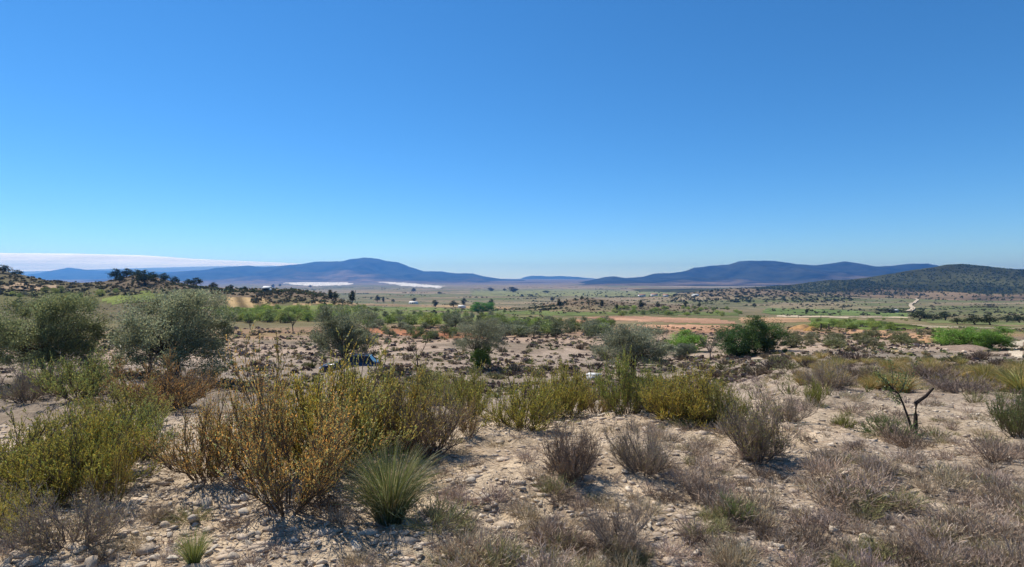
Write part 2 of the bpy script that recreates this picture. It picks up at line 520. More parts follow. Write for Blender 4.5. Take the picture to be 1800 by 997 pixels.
field('ochre_field', [(1300, 559), (1420, 559), (1425, 566), (1310, 569)], (.42, .28, .175), 'ochre plot left of the green vineyard strip', 60, 700, 0.3)
field('green_crop_field', [(1600, 561), (1800, 566), (1800, 572), (1640, 568)], (.17, .20, .085), 'green strip behind the pale track at the right edge', 60, 900, 0.3)
field('pale_dirt_track', [(1365, 554), (1470, 555), (1600, 557), (1600, 559.5), (1480, 558.5), (1365, 557)], (.55, .47, .36), 'straight pale dirt track crossing the valley at right', 100, 900, cat='track')
field('pale_dirt_track', [(1540, 570), (1800, 577), (1800, 580), (1540, 573)], (.5, .43, .32), 'pale dirt track running behind the bright green shrub', 60, 900, cat='track')
field('pale_dirt_yard', [(1765, 602), (1800, 598), (1800, 640), (1782, 624)], (.6, .52, .42), 'pale bare turning place at the right edge', 15, 120, cat='track')
field('pale_terrace_field', [(0, 498), (70, 501), (130, 506), (60, 510), (0, 507)], (.47, .36, .25), 'pale ploughed terrace at the far left', 80, 600)
field('green_terrace_field', [(170, 527), (250, 513), (300, 516), (285, 527), (200, 535)], (.22, .27, .08), 'light green terrace behind the two large olive trees', 80, 500)


def road(name, pts, w, col, label, lift, dmin=1.2):
    P = cast([p[0] for p in pts], [p[1] for p in pts], dmin)
    t = np.linspace(0, len(P) - 1, len(P) * 16)
    k = np.minimum(t.astype(int), len(P) - 2); f = (t - k)[:, None]
    C = P[k] + (P[k + 1] - P[k]) * f
    d = nrm(np.gradient(C[:, :2], axis=0)); n = np.stack([-d[:, 1], d[:, 0]], 1)
    rows = []
    for s in (-1, -0.33, 0.33, 1):
        xy = C[:, :2] + n * w * 0.5 * s
        rows.append(np.concatenate([xy, (H(xy[:, 0], xy[:, 1]) + lift)[:, None]], 1))
    V = np.stack(rows, 1).reshape(-1, 3)
    a = (np.arange(len(C) - 1)[:, None] * 4 + np.arange(3)[None]).ravel()
    gg = Geo().add(V, np.stack([a, a + 1, a + 5, a + 4], 1), None, col)
    return tag(link(name, gg.mesh(name, M_GROUND, True)), label, 'track', kind='structure')


road('winding_track', [(1597, 549), (1605, 543), (1600, 537), (1609, 531), (1613, 528), (1601, 525)], 4.5, (.55, .48, .39), 'short winding white track climbing towards the wooded hill', 1.2, 150)
road('foot_path', [(1075, 646), (1150, 642), (1230, 638), (1310, 633), (1385, 626)], 0.55, (.62, .55, .45), 'narrow pale foot path in front of the dark green shrubs', 0.05, 20)

# ------------------------------------------------------------------ mountains
M_MOUNT, nt, out = new_mat('mountain_slope')
p = nd(nt, 'ShaderNodeBsdfDiffuse')
tc = nd(nt, 'ShaderNodeTexCoord')
n1 = noise(nt, 0.004, 8, 0.68, tc.outputs['Object'])
cc = mul(nt, tinted(nt), ramp(nt, n1.outputs[0], [(0.36, (0.3, 0.35, 0.35)), (0.6, (1.6, 1.42, 1.3))]))
nt.links.new(cc, p.inputs[0]); nt.links.new(p.outputs[0], out.inputs[0])


def ridge(name, outline, d, front, back, base, col, label, seed, rough=0.22, wl=700.0, nu=260, nv=56, footcol=None):
    o = np.array(outline, float)
    px = np.linspace(o[0, 0], o[-1, 0], nu)
    py = np.interp(px, o[:, 0], o[:, 1]) + 0.5 * fbm(px * 0.06, px * 0, 3, seed + 5)
    X = (px - CX) / F * d
    top = EYE + (HZ - py) / F * d
    v = np.concatenate([np.linspace(-1, 0, nv), np.linspace(0, 1, 14)[1:]])
    D = np.where(v < 0, v * front, v * back)
    XX = np.broadcast_to(X, (len(v), nu)); YY = d + np.broadcast_to(D[:, None], (len(v), nu))
    fall = np.abs(v)[:, None]
    n = fbm(XX / wl, YY / wl, 4, seed)
    gul = np.abs(fbm(XX / wl * 0.8 + 5, YY / wl * 0.35, 3, seed + 9))
    sh = (1 - fall) ** 1.25
    z = base + (top[None] - base) * sh * (1 - rough * 1.3 * gul * np.minimum(fall * 5, 1)) + rough * 0.35 * (top[None] - base) * n * np.minimum(fall * 4, 1) * (1 - fall) ** 0.5 * 0.8
    z = np.where(fall > 0.98, base, z)
    nvv = len(v)
    a = (np.arange(nvv - 1)[:, None] * nu + np.arange(nu - 1)[None]).ravel()
    cl = np.broadcast_to(np.asarray(col), (nvv, nu, 3)).copy()
    if footcol is not None:
        m = np.clip(sstep(0.5, 0.95, fall + 0.25 * n), 0, 1)[..., None]
        cl = cl * (1 - m) + np.asarray(footcol) * m
    gg = Geo().add(np.stack([XX, YY, z], -1).reshape(-1, 3), np.stack([a, a + 1, a + nu + 1, a + nu], 1), None, cl.reshape(-1, 3))
    tag(link(name, gg.mesh(name, M_MOUNT, True)), label, 'mountain', kind='structure')
    return XX, YY, z


ridge('mountain', [(60, 487), (100, 474), (122, 471), (140, 473), (175, 476), (230, 477), (330, 478), (420, 484)], 12500, 2200, 1500, -40, (.028, .036, .032), 'low far blue hill at the far left under the white cloud', 301, 0.2, 900)
ridge('mountain', [(900, 497), (920, 488), (935, 485), (1000, 486), (1045, 489), (1080, 497), (1100, 501)], 14200, 1800, 900, -40, (.028, .036, .032), 'pale flat topped far mountain in the gap between the ridges', 302, 0.2, 900)
ridge('mountain', [(250, 487), (305, 479), (360, 474), (400, 469), (440, 467), (465, 470), (520, 465), (555, 460), (600, 459), (622, 455), (640, 452.5), (665, 455), (680, 459), (700, 461),
                   (720, 469), (745, 477), (775, 477), (800, 480), (832, 481), (850, 486), (880, 490), (920, 492), (960, 499), (1000, 503)], 9800, 2600, 2400, -45, (.026, .034, .030),
      'long blue mountain with a rounded summit left of centre', 303, 0.42, 700, 300, footcol=(.13, .11, .09))
ridge('mountain', [(985, 503), (1030, 494), (1060, 488), (1080, 486), (1100, 489), (1130, 487), (1150, 481), (1180, 480), (1205, 477), (1220, 471), (1250, 467), (1280, 465), (1300, 459.5), (1345, 457.5), (1375, 460),
                   (1400, 464), (1425, 466), (1450, 465), (1485, 460), (1510, 463), (1540, 468), (1570, 467), (1600, 464), (1630, 463), (1660, 470), (1760, 472), (1900, 476)], 7200, 2300, 2200, -52,
      (.024, .032, .027), 'long dark blue mountain ridge right of centre', 304, 0.42, 600, 320, footcol=(.11, .095, .08))
hill = ridge('wooded_hill', [(1180, 529), (1240, 517), (1300, 507), (1380, 502), (1450, 493), (1520, 490), (1560, 482), (1600, 475), (1640, 470), (1660, 466), (1690, 463.5), (1730, 468), (1770, 473), (1800, 474.5), (1900, 470), (2060, 476), (2200, 500)],
             2000, 900, 800, -46, (.046, .055, .028), 'nearer green wooded hill at the right edge', 305, 0.22, 260, 260, 60, footcol=(.17, .135, .10))

# ------------------------------------------------------------------ plant prototypes
def clump_blob(n=26, flat=0.8):
    """tiny far-off bush, unit diameter, standing on z=0"""
    d = rnd_dir(n); d[:, 2] = np.abs(d[:, 2]) * flat * 1.6
    r = R.uniform(0.25, 0.5, (n, 1))
    c = d * r
    g = Geo()
    g.add(*leaves(c, rnd_dir(n), R.uniform(.3, .55, n), R.uniform(.25, .45, n), tints(n, .55, 1.35, .1)))
    return g


def broom(h=1.0, w=0.9, mains=14, sec=9, ter=6, lv=8, leaf=(.022, .009), up=0.35, lo=0.3, bare=0.25, twigcol=(.15, .11, .075), lmat=M_LEAF, name='broom', maxang=62, hue=.16):
    """upright many-stemmed shrub: stems mesh + foliage mesh"""
    az = np.arange(mains) * 2.399 + R.normal(0, .3, mains)
    ct = R.uniform(math.cos(math.radians(maxang)), 1, mains); sn = np.sqrt(1 - ct * ct)
    st = np.stack([np.cos(az) * sn * .10 * w, np.sin(az) * sn * .10 * w, np.full(mains, -.03)], 1) + R.normal(0, .02 * w, (mains, 3)) * np.array([1, 1, 0])
    dr = np.stack([np.cos(az) * sn, np.sin(az) * sn, ct], 1)
    L0 = R.uniform(.62, .92, mains) / np.sqrt((sn / (w * .5)) ** 2 + (ct / h) ** 2)
    A = curve_from(st, dr, L0, 5, up * .3, 0.26)
    A[:, 1:4] += R.normal(0, .018 * h, (mains, 3, 3))
    s, d = offshoot(A, sec, bare, 1.0, 0.55)
    d = nrm(d + np.array([0, 0, up]))
    B = curve_from(s, d, h * R.uniform(.08, .34, len(s)), 4, up, .35)
    s, d = offshoot(B, ter, 0.1, 1.0, 0.75)
    d = nrm(d + np.array([0, 0, up]))
    Cc = curve_from(s, d, h * R.uniform(.07, .17, len(s)), 3, up, .2)
    gs = Geo()
    k = lambda n, f: np.linspace(1, f, n)[None]
    v, q = tubes(A, 0.0085 * h * k(5, .4) * np.ones((len(A), 1)), 4); gs.add(v, q, None, twigcol)
    v, q = tubes(B, 0.0042 * h * k(4, .5) * np.ones((len(B), 1)), 3); gs.add(v, q, None, np.array(twigcol) * 1.25)
    v, q = ribbons(Cc, 0.0042 * h * k(3, .5) * np.ones((len(Cc), 1))); gs.add(v, q, None, np.array(twigcol) * 1.7)
    gl = Geo()
    s, d = offshoot(Cc, lv, 0.25, 1.05, 0.7)
    n = len(s)
    tl = tints(n, .6, 1.45, hue)
    gl.add(*leaves(s, d, R.uniform(.7, 1.3, n) * leaf[0], R.uniform(.7, 1.3, n) * leaf[1], tl))
    hi = np.percentile(s[:, 2], 97)
    wi = np.mean([np.percentile(s[:, j], 96) - np.percentile(s[:, j], 4) for j in (0, 1)])
    return gs.mesh(name + '_stems', M_BARK), gl.mesh(name + '_foliage', lmat), float(wi), float(hi)


def scrub(h=0.3, w=0.5, mains=70, ch=7, wd=.0042, name='scrub'):
    """low dome of dry grey twigs, one mesh"""
    az = R.uniform(0, 2 * np.pi, mains); sp = np.sqrt(R.uniform(0, 1, mains))
    st = np.stack([np.cos(az) * sp * w * .18, np.sin(az) * sp * w * .18, np.full(mains, -.01)], 1)
    dr = np.stack([np.cos(az) * sp * w * .42, np.sin(az) * sp * w * .42, h * R.uniform(.55, 1.0, mains) * (1 - .45 * sp ** 2)], 1)
    A = curve_from(st, dr, np.ones(mains) * R.uniform(.75, 1.0, mains), 4, 0.02, .05)
    s, d = offshoot(A, ch, .2, 1.0, 0.8)
    B = curve_from(s, nrm(d + np.array([0, 0, .35])), R.uniform(.1, .28, len(s)) * h, 3, .2, .25)
    g = Geo()
    v, q = ribbons(A, wd * 1.3 * np.linspace(1, .6, 4)[None] * np.ones((mains, 1))); g.add(v, q, None, np.repeat(tints(mains, .45, 1.0, .05), 8, 0))
    v, q = ribbons(B, wd * np.linspace(1, .55, 3)[None] * np.ones((len(B), 1))); g.add(v, q, None, np.repeat(tints(len(B), .6, 1.5, .06), 6, 0))
    return g


def tussock(h=0.6, w=0.6, n=700, wd=.005, S=5, droop=.5, green=(.17, .19, .05), straw=(.46, .37, .18), mix=.4, name='tussock'):
    """fountain of long grass blades: green and dry blades as two meshes"""
    out = []
    for part, m, colr in (('green', int(n * (1 - mix)), green), ('dry', int(n * mix), straw)):
        az = R.uniform(0, 2 * np.pi, m); sp = np.sqrt(R.uniform(0.0, 1, m))
        if part == 'dry': sp = np.sqrt(R.uniform(0.3, 1.3, m))
        st = np.stack([np.cos(az) * sp * w * .12, np.sin(az) * sp * w * .12, np.full(m, -.02)], 1)
        t = np.linspace(0, 1, S)[None, :]
        out_r = sp * w * .55 * R.uniform(.6, 1.1, m)
        hh = h * R.uniform(.5, 1.05, m) * (1 - .25 * sp)
        rad = out_r[:, None] * t ** 1.3
        z = hh[:, None] * (t * (1 + droop * sp[:, None]) - droop * sp[:, None] * t ** 2.4)
        P = st[:, None, :] + np.stack([np.cos(az)[:, None] * rad, np.sin(az)[:, None] * rad, z], -1)
        P = P + R.normal(0, .012, (m, 1, 3)) * t[..., None]
        v, q = ribbons(P, wd * np.linspace(1, .35, S)[None] * np.ones((m, 1)))
        gg = Geo().add(v, q, None, np.repeat(tints(m, .55, 1.4, .12), S * 2, 0) * np.asarray(colr))
        out.append(gg.mesh(name + '_' + part, M_GRASS))
    return out


def crown_tree(h=4.0, w=5.0, clear=0.22, clumps=70, per=150, leaf=(.10, .035), trunks=1, bark=(.10, .08, .065), sig=.34, lobes=.35, name='olive', lean=0.0, tlo=.5, thi=1.45, hue=.08, lmat=None, low=0.25, trw=.045):
    """trunk with limbs + crown of leaf sprays spread through an uneven volume"""
    d = rnd_dir(clumps); d[:, 2] = np.where(d[:, 2] < -low, -d[:, 2], d[:, 2])
    f = 1 + lobes * np.sin(d[:, 0] * 4 + R.uniform(0, 6)) * np.cos(d[:, 1] * 4 + R.uniform(0, 6)) + R.normal(0, .09, clumps)
    rad = R.uniform(.45, 1.0, clumps) ** .6 * f
    ch = h * (1 - clear)
    cc = np.stack([d[:, 0] * rad * w * .42 + lean, d[:, 1] * rad * w * .42, h * clear + ch * (.40 + .48 * d[:, 2] * rad)], 1)
    cc[:, 2] = np.maximum(cc[:, 2], h * clear * .75)
    n = clumps * per
    cs = np.repeat(sig * R.uniform(.45, 1.35, clumps), per)[:, None] * h / 4.0
    pos = np.repeat(cc, per, 0) + R.normal(0, 1, (n, 3)) * cs * np.array([1, 1, .8])
    p0 = np.percentile(pos, 1.5, axis=0); p1 = np.percentile(pos, 98.5, axis=0)
    k3 = np.array([w / (p1[0] - p0[0]), w / (p1[1] - p0[1]), 1.0])
    mid3 = np.array([(p0[0] + p1[0]) / 2 - lean, (p0[1] + p1[1]) / 2, 0])
    zs = (h - h * clear * .5) / (p1[2] - h * clear * .5)
    for arr in (pos, cc):
        arr -= mid3; arr *= k3; arr[:, 2] = np.where(arr[:, 2] > h * clear * .5, h * clear * .5 + (arr[:, 2] - h * clear * .5) * zs, arr[:, 2])
    far = (pos[:, 2] > h * 1.03) | (np.abs(pos[:, 0] - lean) > w * .54) | (np.abs(pos[:, 1]) > w * .54) | (pos[:, 2] < .02 * h)
    pos[far] = np.repeat(cc, per, 0)[far] * np.array([.8, .8, .85]) + R.normal(0, .12 * h / 4, (far.sum(), 3))
    ax = nrm(rnd_dir(n) + nrm(pos - np.array([lean, 0, h * clear])) * .7)
    tl = tints(n, tlo, thi, hue) * np.repeat(R.uniform(.7, 1.3, clumps), per)[:, None]
    gl = Geo().add(*leaves(pos, ax, R.uniform(.7, 1.3, n) * leaf[0], R.uniform(.7, 1.3, n) * leaf[1], tl))
    gs = Geo()
    for k in range(trunks):
        a = k * 2.2 + .4
        off = np.array([math.cos(a), math.sin(a), 0]) * (.12 * h * .25 if trunks > 1 else 0)
        t = np.linspace(0, 1, 6)[:, None]
        topp = np.array([lean * .6, 0, h * (clear + .12)]) + off * 2.2
        P = off + (topp - off) * t + np.stack([.05 * h * np.sin(t[:, 0] * 5 + k), .04 * h * np.sin(t[:, 0] * 4 + 1 + k), 0 * t[:, 0]], 1) * t
        P[0, 2] = -.12
        v, q = tubes(P[None], (trw * h * np.array([1.35, 1.0, .9, .85, .75, .55]))[None] / math.sqrt(trunks), 8); gs.add(v, q, None, bark)
        sel = np.arange(clumps)[k::trunks]
        m = len(sel)
        s = P[R.integers(3, 6, m)]
        tt = np.linspace(0, 1, 5)[None, :, None]
        e = cc[sel]
        mid = rnd_dir(m)[:, None] * .08 * h * np.sin(tt * np.pi)
        Lb = s[:, None] + (e - s)[:, None] * tt + mid
        v, q = tubes(Lb, .007 * h * np.linspace(1, .25, 5)[None] * R.uniform(.5, 1.3, (m, 1)), 4); gs.add(v, q, None, np.array(bark) * 1.15)
    return gs.mesh(name + '_trunk', M_BARK), gl.mesh(name + '_crown', lmat or M_LEAF)


def plant(name, parts, loc, scale, rot, color, label, cat, group=None, tilt=0.0):
    """one plant: an Empty at its foot with its parts; parts = [(part name, mesh, colour or None)]"""
    e = bpy.data.objects.new(name, None)
    COL.objects.link(e)
    e.location = [float(a) for a in loc]; e.scale = [float(a) for a in scale]; e.rotation_euler = (tilt * math.cos(rot), tilt * math.sin(rot), float(rot))
    e.empty_display_size = 0.1
    for pn, me, cl in parts:
        link(pn, me, e, None, color if cl is None else cl)
    return tag(e, label, cat, group)


W1 = (1, 1, 1)
# ------------------------------------------------------------------ foreground shrubs, each where the photo shows it
BROOM = {
    'airy': broom(1, 1.0, 24, 10, 6, 12, (.017, .008), .30, bare=.22, twigcol=(.17, .12, .08), name='airy_broom', maxang=50, hue=.30),
    'dense': broom(1, 1.3, 30, 9, 6, 11, (.027, .012), .25, bare=.15, name='dense_broom', maxang=72),
    'dense2': broom(1, 1.1, 26, 10, 6, 11, (.028, .012), .35, bare=.15, name='dense_broom', maxang=66),
    'wide': broom(1, 1.7, 34, 10, 6, 9, (.030, .013), .25, bare=.12, name='wide_broom', maxang=76),
    'twiggy': broom(1, 1.0, 28, 12, 7, 3, (.022, .008), .35, bare=.15, twigcol=(.20, .15, .12), name='twiggy_shrub', maxang=48),
    'twiggy2': broom(1, 1.3, 32, 11, 7, 2, (.022, .008), .30, bare=.12, twigcol=(.24, .19, .155), name='twiggy_shrub', maxang=66),
}
OR, YG, GR, OL, RU, YE, DK, BR, PG = (.47, .33, .10), (.36, .315, .075), (.24, .255, .065), (.21, .20, .06), (.25, .15, .05), (.36, .29, .045), (.10, .12, .035), (.24, .17, .095), (.25, .27, .11)
# cx, top, base, width, kind, colour, name, label
SHRUBS = [
    (95, 728, 822, 130, 'dense', (.27, .24, .045), 'rounded yellow green shrub in the middle of the left thicket'),
    (182, 732, 838, 110, 'dense2', (.30, .255, .04), 'golden green shrub between the broad shrub and the greener shrub at left'),
    (75, 775, 880, 120, 'dense', (.29, .25, .04), 'low yellow green shrub at the front of the left thicket'),
    (560, 662, 825, 130, 'dense2', (.36, .28, .045), 'golden green shrub between the tall orange shrub and the grass tussock'),
    (640, 668, 790, 110, 'dense', (.33, .28, .05), 'yellow green shrub behind the tussock, left of its neighbour'),
    (715, 676, 788, 90, 'dense2', (.33, .25, .05), 'ochre green shrub between the yellow green and brown twiggy shrubs'),
    (965, 658, 735, 70, 'dense', (.32, .28, .045), 'yellow green shrub just left of the concrete tank'),
    (1175, 664, 735, 80, 'dense2', (.33, .28, .05), 'yellow shrub left of the golden yellow shrub'),
    (1240, 662, 742, 80, 'dense', (.31, .27, .045), 'yellow green shrub right of the golden yellow shrub'),
    (508, 655, 898, 195, 'airy', OR, 'tall orange and ochre broom shrub with dark fanned stems in the foreground'),
    (362, 700, 842, 140, 'airy', (.38, .26, .08), 'airy ochre shrub left of the tall orange broom shrub'),
    (455, 668, 838, 120, 'airy', (.43, .30, .075), 'slim golden ochre shrub between the airy ochre shrub and tall orange shrub'),
    (590, 645, 815, 185, 'dense', YG, 'yellow green shrub directly behind the tall orange broom shrub'),
    (668, 672, 800, 120, 'dense2', (.31, .25, .045), 'yellow green shrub behind the spiky green grass tussock'),
    (748, 692, 800, 115, 'twiggy', (.32, .25, .06), 'brown twiggy shrub with yellowish tips right of the spiky grass tussock'),
    (40, 738, 848, 170, 'dense', (.26, .23, .045), 'wide yellow green shrub cut by the left edge'),
    (140, 742, 868, 175, 'wide', (.27, .245, .04), 'broad yellow green shrub spreading over the stony slope at left'),
    (228, 726, 812, 110, 'dense2', GR, 'greener shrub at the right end of the left shrub thicket'),
    (130, 862, 958, 150, 'twiggy2', (.25, .21, .09), 'low grey olive twiggy shrub on the stones at lower left'),
    (5, 850, 940, 90, 'dense', YG, 'small yellow green shrub at the lower left corner'),
    (200, 780, 885, 60, 'airy', YE, 'small golden shrub at the foot of the left thicket'),
    (140, 632, 702, 105, 'dense2', GR, 'rounded green shrub in front of the left olive tree'),
    (48, 645, 705, 95, 'twiggy2', (.2, .19, .07), 'greyish shrub at the left edge in front of the olive tree'),
    (280, 642, 722, 140, 'wide', RU, 'rust brown spreading shrub below the large olive tree'),
    (215, 676, 752, 120, 'dense', (.24, .22, .05), 'olive green shrub in front of the rust brown shrub'),
    (320, 650, 715, 70, 'twiggy', BR, 'brown half dry shrub at the right side of the rust shrub'),
    (760, 645, 708, 82, 'dense', (.28, .26, .06), 'yellow green shrub at the left end of the middle row'),
    (818, 656, 732, 76, 'dense2', (.27, .255, .05), 'second yellow green shrub of the middle row from its left end'),
    (824, 702, 766, 36, 'airy', (.3, .2, .06), 'single small rusty sapling on the pale stones below the middle row'),
    (918, 662, 754, 104, 'dense', (.29, .26, .04), 'bushy yellow green shrub in the middle row left of the grey twiggy shrub'),
    (1002, 655, 728, 88, 'dense2', (.29, .255, .045), 'yellow green shrub in front of the small concrete tank'),
    (1048, 672, 728, 62, 'airy', (.32, .24, .05), 'thin golden shrub left of the tallest green shrub'),
    (1100, 632, 730, 82, 'dense2', (.22, .23, .045), 'tallest and greenest shrub of the middle row under the round olive tree'),
    (1152, 660, 724, 62, 'dense', PG, 'pale green shrub right of the tallest green shrub'),
    (1205, 654, 738, 104, 'dense', YE, 'golden yellow shrub above the dark hollow in the bank'),
    (1270, 682, 748, 74, 'dense2', (.25, .23, .05), 'olive green shrub at the right end of the middle row'),
    (1332, 708, 812, 88, 'twiggy', (.25, .22, .06), 'dark leaning brown and olive shrub right of the middle row'),
    (1003, 748, 848, 76, 'twiggy', (.22, .15, .08), 'dark brown upright twiggy shrub on the pale slope'),
    (1130, 748, 830, 88, 'twiggy2', (.24, .2, .08), 'grey olive twiggy shrub right of the dark brown twiggy shrub'),
    (1085, 884, 962, 115, 'twiggy2', (.26, .21, .14), 'larger grey dry shrub in the lower middle foreground'),
    (1386, 696, 742, 62, 'twiggy2', (.22, .19, .08), 'small olive grey shrub left of the two small green sprouts'),
    (1240, 830, 880, 90, 'twiggy2', (.24, .19, .14), 'grey brown dry shrub left of the bright green sprig'),
    (1433, 672, 712, 28, 'dense2', (.24, .25, .04), 'small bright green sprout on pale ground, farther one of two'),
    (1483, 722, 750, 28, 'dense', (.24, .25, .045), 'small yellow green sprout on pale ground, nearer one of two'),
    (1293, 868, 916, 44, 'airy', (.20, .30, .06), 'small fresh green sprig among the grey scrub'),
    (1125, 966, 1004, 42, 'airy', (.12, .20, .06), 'small dark green sprig at the bottom edge'),
    (1565, 730, 768, 68, 'dense', (.11, .17, .04), 'low dark green leafy shrub at the foot of the forked stump'),
    (1796, 690, 770, 70, 'dense2', (.13, .15, .045), 'dark green shrub cut by the right edge'),
    (1450, 640, 682, 80, 'twiggy2', (.2, .175, .09), 'grey olive shrub at the left end of the golden grass'),
    (1512, 640, 668, 62, 'twiggy', (.10, .08, .06), 'dark dead shrub in front of the golden grass'),
    (1640, 640, 668, 56, 'twiggy', (.14, .10, .07), 'brown dead shrub inside the golden grass'),
    (1688, 656, 692, 80, 'twiggy2', (.17, .13, .12), 'grey dead shrub heap in front of the golden grass at right'),
]
HERO = []
for cx, top, bs, wpx, kind, colr, lab in SHRUBS:
    P = cast(cx, bs)[0]
    d = P[1]
    h = (bs - top) / F * d
    colr = tuple(min(a * 1.32, .68) + .015 for a in colr)
    w = wpx / F * d
    loc = P - np.array([0, 0, .02])
    st, fo, uw, uh = BROOM[kind]
    sx = w / uw
    h = h / uh
    nm = 'dry_shrub' if kind.startswith('twiggy') else 'broom_shrub'
    plant(nm, [('stems', st, W1), ('foliage', fo, None)], loc, (sx, sx, h), R.uniform(0, 6.28), colr, lab, 'shrub', 'shrubs on the stony knoll')
    HERO.append((P[0], P[1], w * .5))

# grass tussocks
T_BIG = tussock(.62, .8, 1500, .0045, 6, .55, (.17, .20, .06), (.36, .31, .17), .38, 'esparto')
T_SM = tussock(.5, .6, 500, .006, 5, .5, (.20, .22, .06), (.42, .36, .17), .45, 'small_tussock')
T_GOLD = [tussock(.5, .75, 420, .008, 4, .45, (.32, .30, .09), (.56, .43, .17), m, 'golden_tussock') for m in (.5, .7, .35)]


def grass(cx, top, bs, wpx, T, uw, uh, colr, lab, group=None):
    P = cast(cx, bs)[0]
    h = (bs - top) / F * P[1]; w = wpx / F * P[1]
    plant('grass_tussock', [('green_blades', T[0], None), ('dry_blades', T[1], None)], P, (w / uw, w / uw, h / uh), R.uniform(0, 6.28), colr, lab, 'grass', group)
    HERO.append((P[0], P[1], w * .4))


grass(685, 762, 918, 160, T_BIG, .85, .62, W1, 'spiky green grass tussock in the foreground right of the orange shrub', 'grass tussocks')
grass(340, 915, 996, 55, T_SM, .6, .5, (.9, 1.0, .8), 'small green grass tuft on the stones at the bottom left', 'grass tussocks')
grass(368, 634, 673, 36, T_SM, .6, .5, (.55, .65, .5), 'small dark grass tuft right of the rust brown shrub', 'grass tussocks')
grass(1800, 640, 690, 90, T_GOLD[2], .8, .5, (.8, .85, .7), 'greener grass tussock at the right edge', 'grass tussocks')
gold = []
for k in range(95):
    cx = R.uniform(1400, 1830); bs = R.uniform(640, 690) - (cx < 1480) * 10
    P = cast(cx, bs)[0]
    w = R.uniform(.4, .85); h = R.uniform(.25, .6)
    T = T_GOLD[k % 3]
    f = R.uniform(.6, 1.08)
    e = plant('grass_tussock', [('green_blades', T[0], None), ('dry_blades', T[1], None)], P, (w / .8, w / .8, h / .5), R.uniform(0, 6.28), (f, f * R.uniform(.88, 1.0), f * .9),
          'golden dry grass tussock in the band across the right side', 'grass', 'golden grass tussocks')
    gold.append((e, cx, bs, 'golden dry grass tussock'))
autolabel(gold, [('dark dead shrub', 1512, 668), ('brown dead shrub', 1640, 668), ('grey dead heap', 1688, 692), ('forked black stump', 1606, 763), ('grey olive left end shrub', 1450, 682), ('dark right edge shrub', 1796, 770), ('rubble bank', 1690, 616), ('greener edge tussock', 1800, 690), ('bright green pair', 1720, 612)])

# tall dry stalk
def stalk(name, cx, top, bs, label, n=7, colr=(.30, .22, .11), leafc=(.35, .28, .08)):
    P = cast(cx, bs)[0]
    h = (bs - top) / F * P[1]
    t = np.linspace(0, 1, 6)[:, None]
    main = np.concatenate([.02 * h * np.sin(t * 6), .02 * h * np.cos(t * 5) - .02 * h, t * h], 1)
    g = Geo()
    v, q = tubes(main[None], (h * .008 * np.linspace(1, .4, 6))[None], 4); g.add(v, q, None, colr)
    s, d = offshoot(main[None], n * 2, .25, 1, .7)
    B = curve_from(s, nrm(d + [0, 0, .4]), h * R.uniform(.08, .2, len(s)), 3, .3, .2)
    v, q = ribbons(B, np.full((len(B), 3), h * .006)); g.add(v, q, None, colr)
    s, d = offshoot(B, 8, .1, 1, .8)
    gl = Geo().add(*leaves(s, d, h * .025, h * .012, tints(len(s)) * np.array(leafc)))
    plant(name, [('stem', g.mesh(name, M_BARK), W1), ('leaves', gl.mesh(name + '_leaves', M_LEAF), W1)], P, W1, R.uniform(0, 6), W1, label, 'plant')


stalk('dry_stalk', 488, 600, 800, 'tall thin dry stalk rising above the orange shrub')
stalk('dry_stalk', 428, 618, 660, 'small leafy green shoot on pale ground right of the large olive tree', 5, (.12, .12, .05), (.2, .3, .06))

# forked stump
P = cast(1606, 763)[0]
d = P[1]; k = .88 * d / F
g = Geo()
a = np.array([[0, 0, -.05], [0, .01, .02], [.001, 0, 35 * k], [.004, 0, 62 * k], [20 * k, .01, 74 * k], [36 * k, 0, 92 * k]]); a[1:, 0] += 4 * k
v, q = tubes(a[None], (k * np.array([6.0, 4.2, 3.5, 3.8, 3.0, 1.9]))[None], 8); g.add(v, q, None, (.045, .035, .03))
g2 = Geo()
b = np.array([[-2 * k, 0, 0], [-10 * k, 0, 30 * k], [-20 * k, .02, 62 * k], [-28 * k, .02, 80 * k], [-40 * k, .03, 90 * k], [-50 * k, .02, 102 * k]])
v, q = tubes(b[None], (k * np.array([2.8, 2.2, 1.7, 1.5, 1.6, .9]))[None], 6); g2.add(v, q, None, (.05, .04, .035))
tw = curve_from(b[[3, 3, 4, 4, 5, 3, 2, 2, 4, 3]], nrm(np.array([[.5, 0, .7], [.8, .3, .4], [.2, 0, 1], [.7, .2, .5], [-.6, 0, .5], [.2, -.4, .6], [-.5, .1, .6], [-.7, -.2, .1], [-.4, .3, .4], [-.5, .2, .2]])), k * np.array([55, 50, 45, 45, 18, 40, 35, 30, 35, 30]), 4, .2, .3)
v, q = tubes(tw, k * .8 * np.linspace(1, .4, 4)[None] * np.ones((10, 1)), 4); g2.add(v, q, None, (.09, .075, .065))
s, dd = offshoot(tw, 40, .2, 1, 1.0)
g3 = Geo().add(*leaves(s + R.normal(0, 4 * k, s.shape), dd, 5 * k, 2.6 * k, tints(len(s)) * np.array((.16, .2, .07))))
plant('forked_stump', [('trunk', g.mesh('stump_trunk', M_BARK), W1), ('branch', g2.mesh('stump_branch', M_BARK), W1), ('leaves', g3.mesh('stump_leaves', M_LEAF), W1)], P, W1, 0, W1,
      'black forked stump with a thin leafy branch on grey scrub', 'stump')

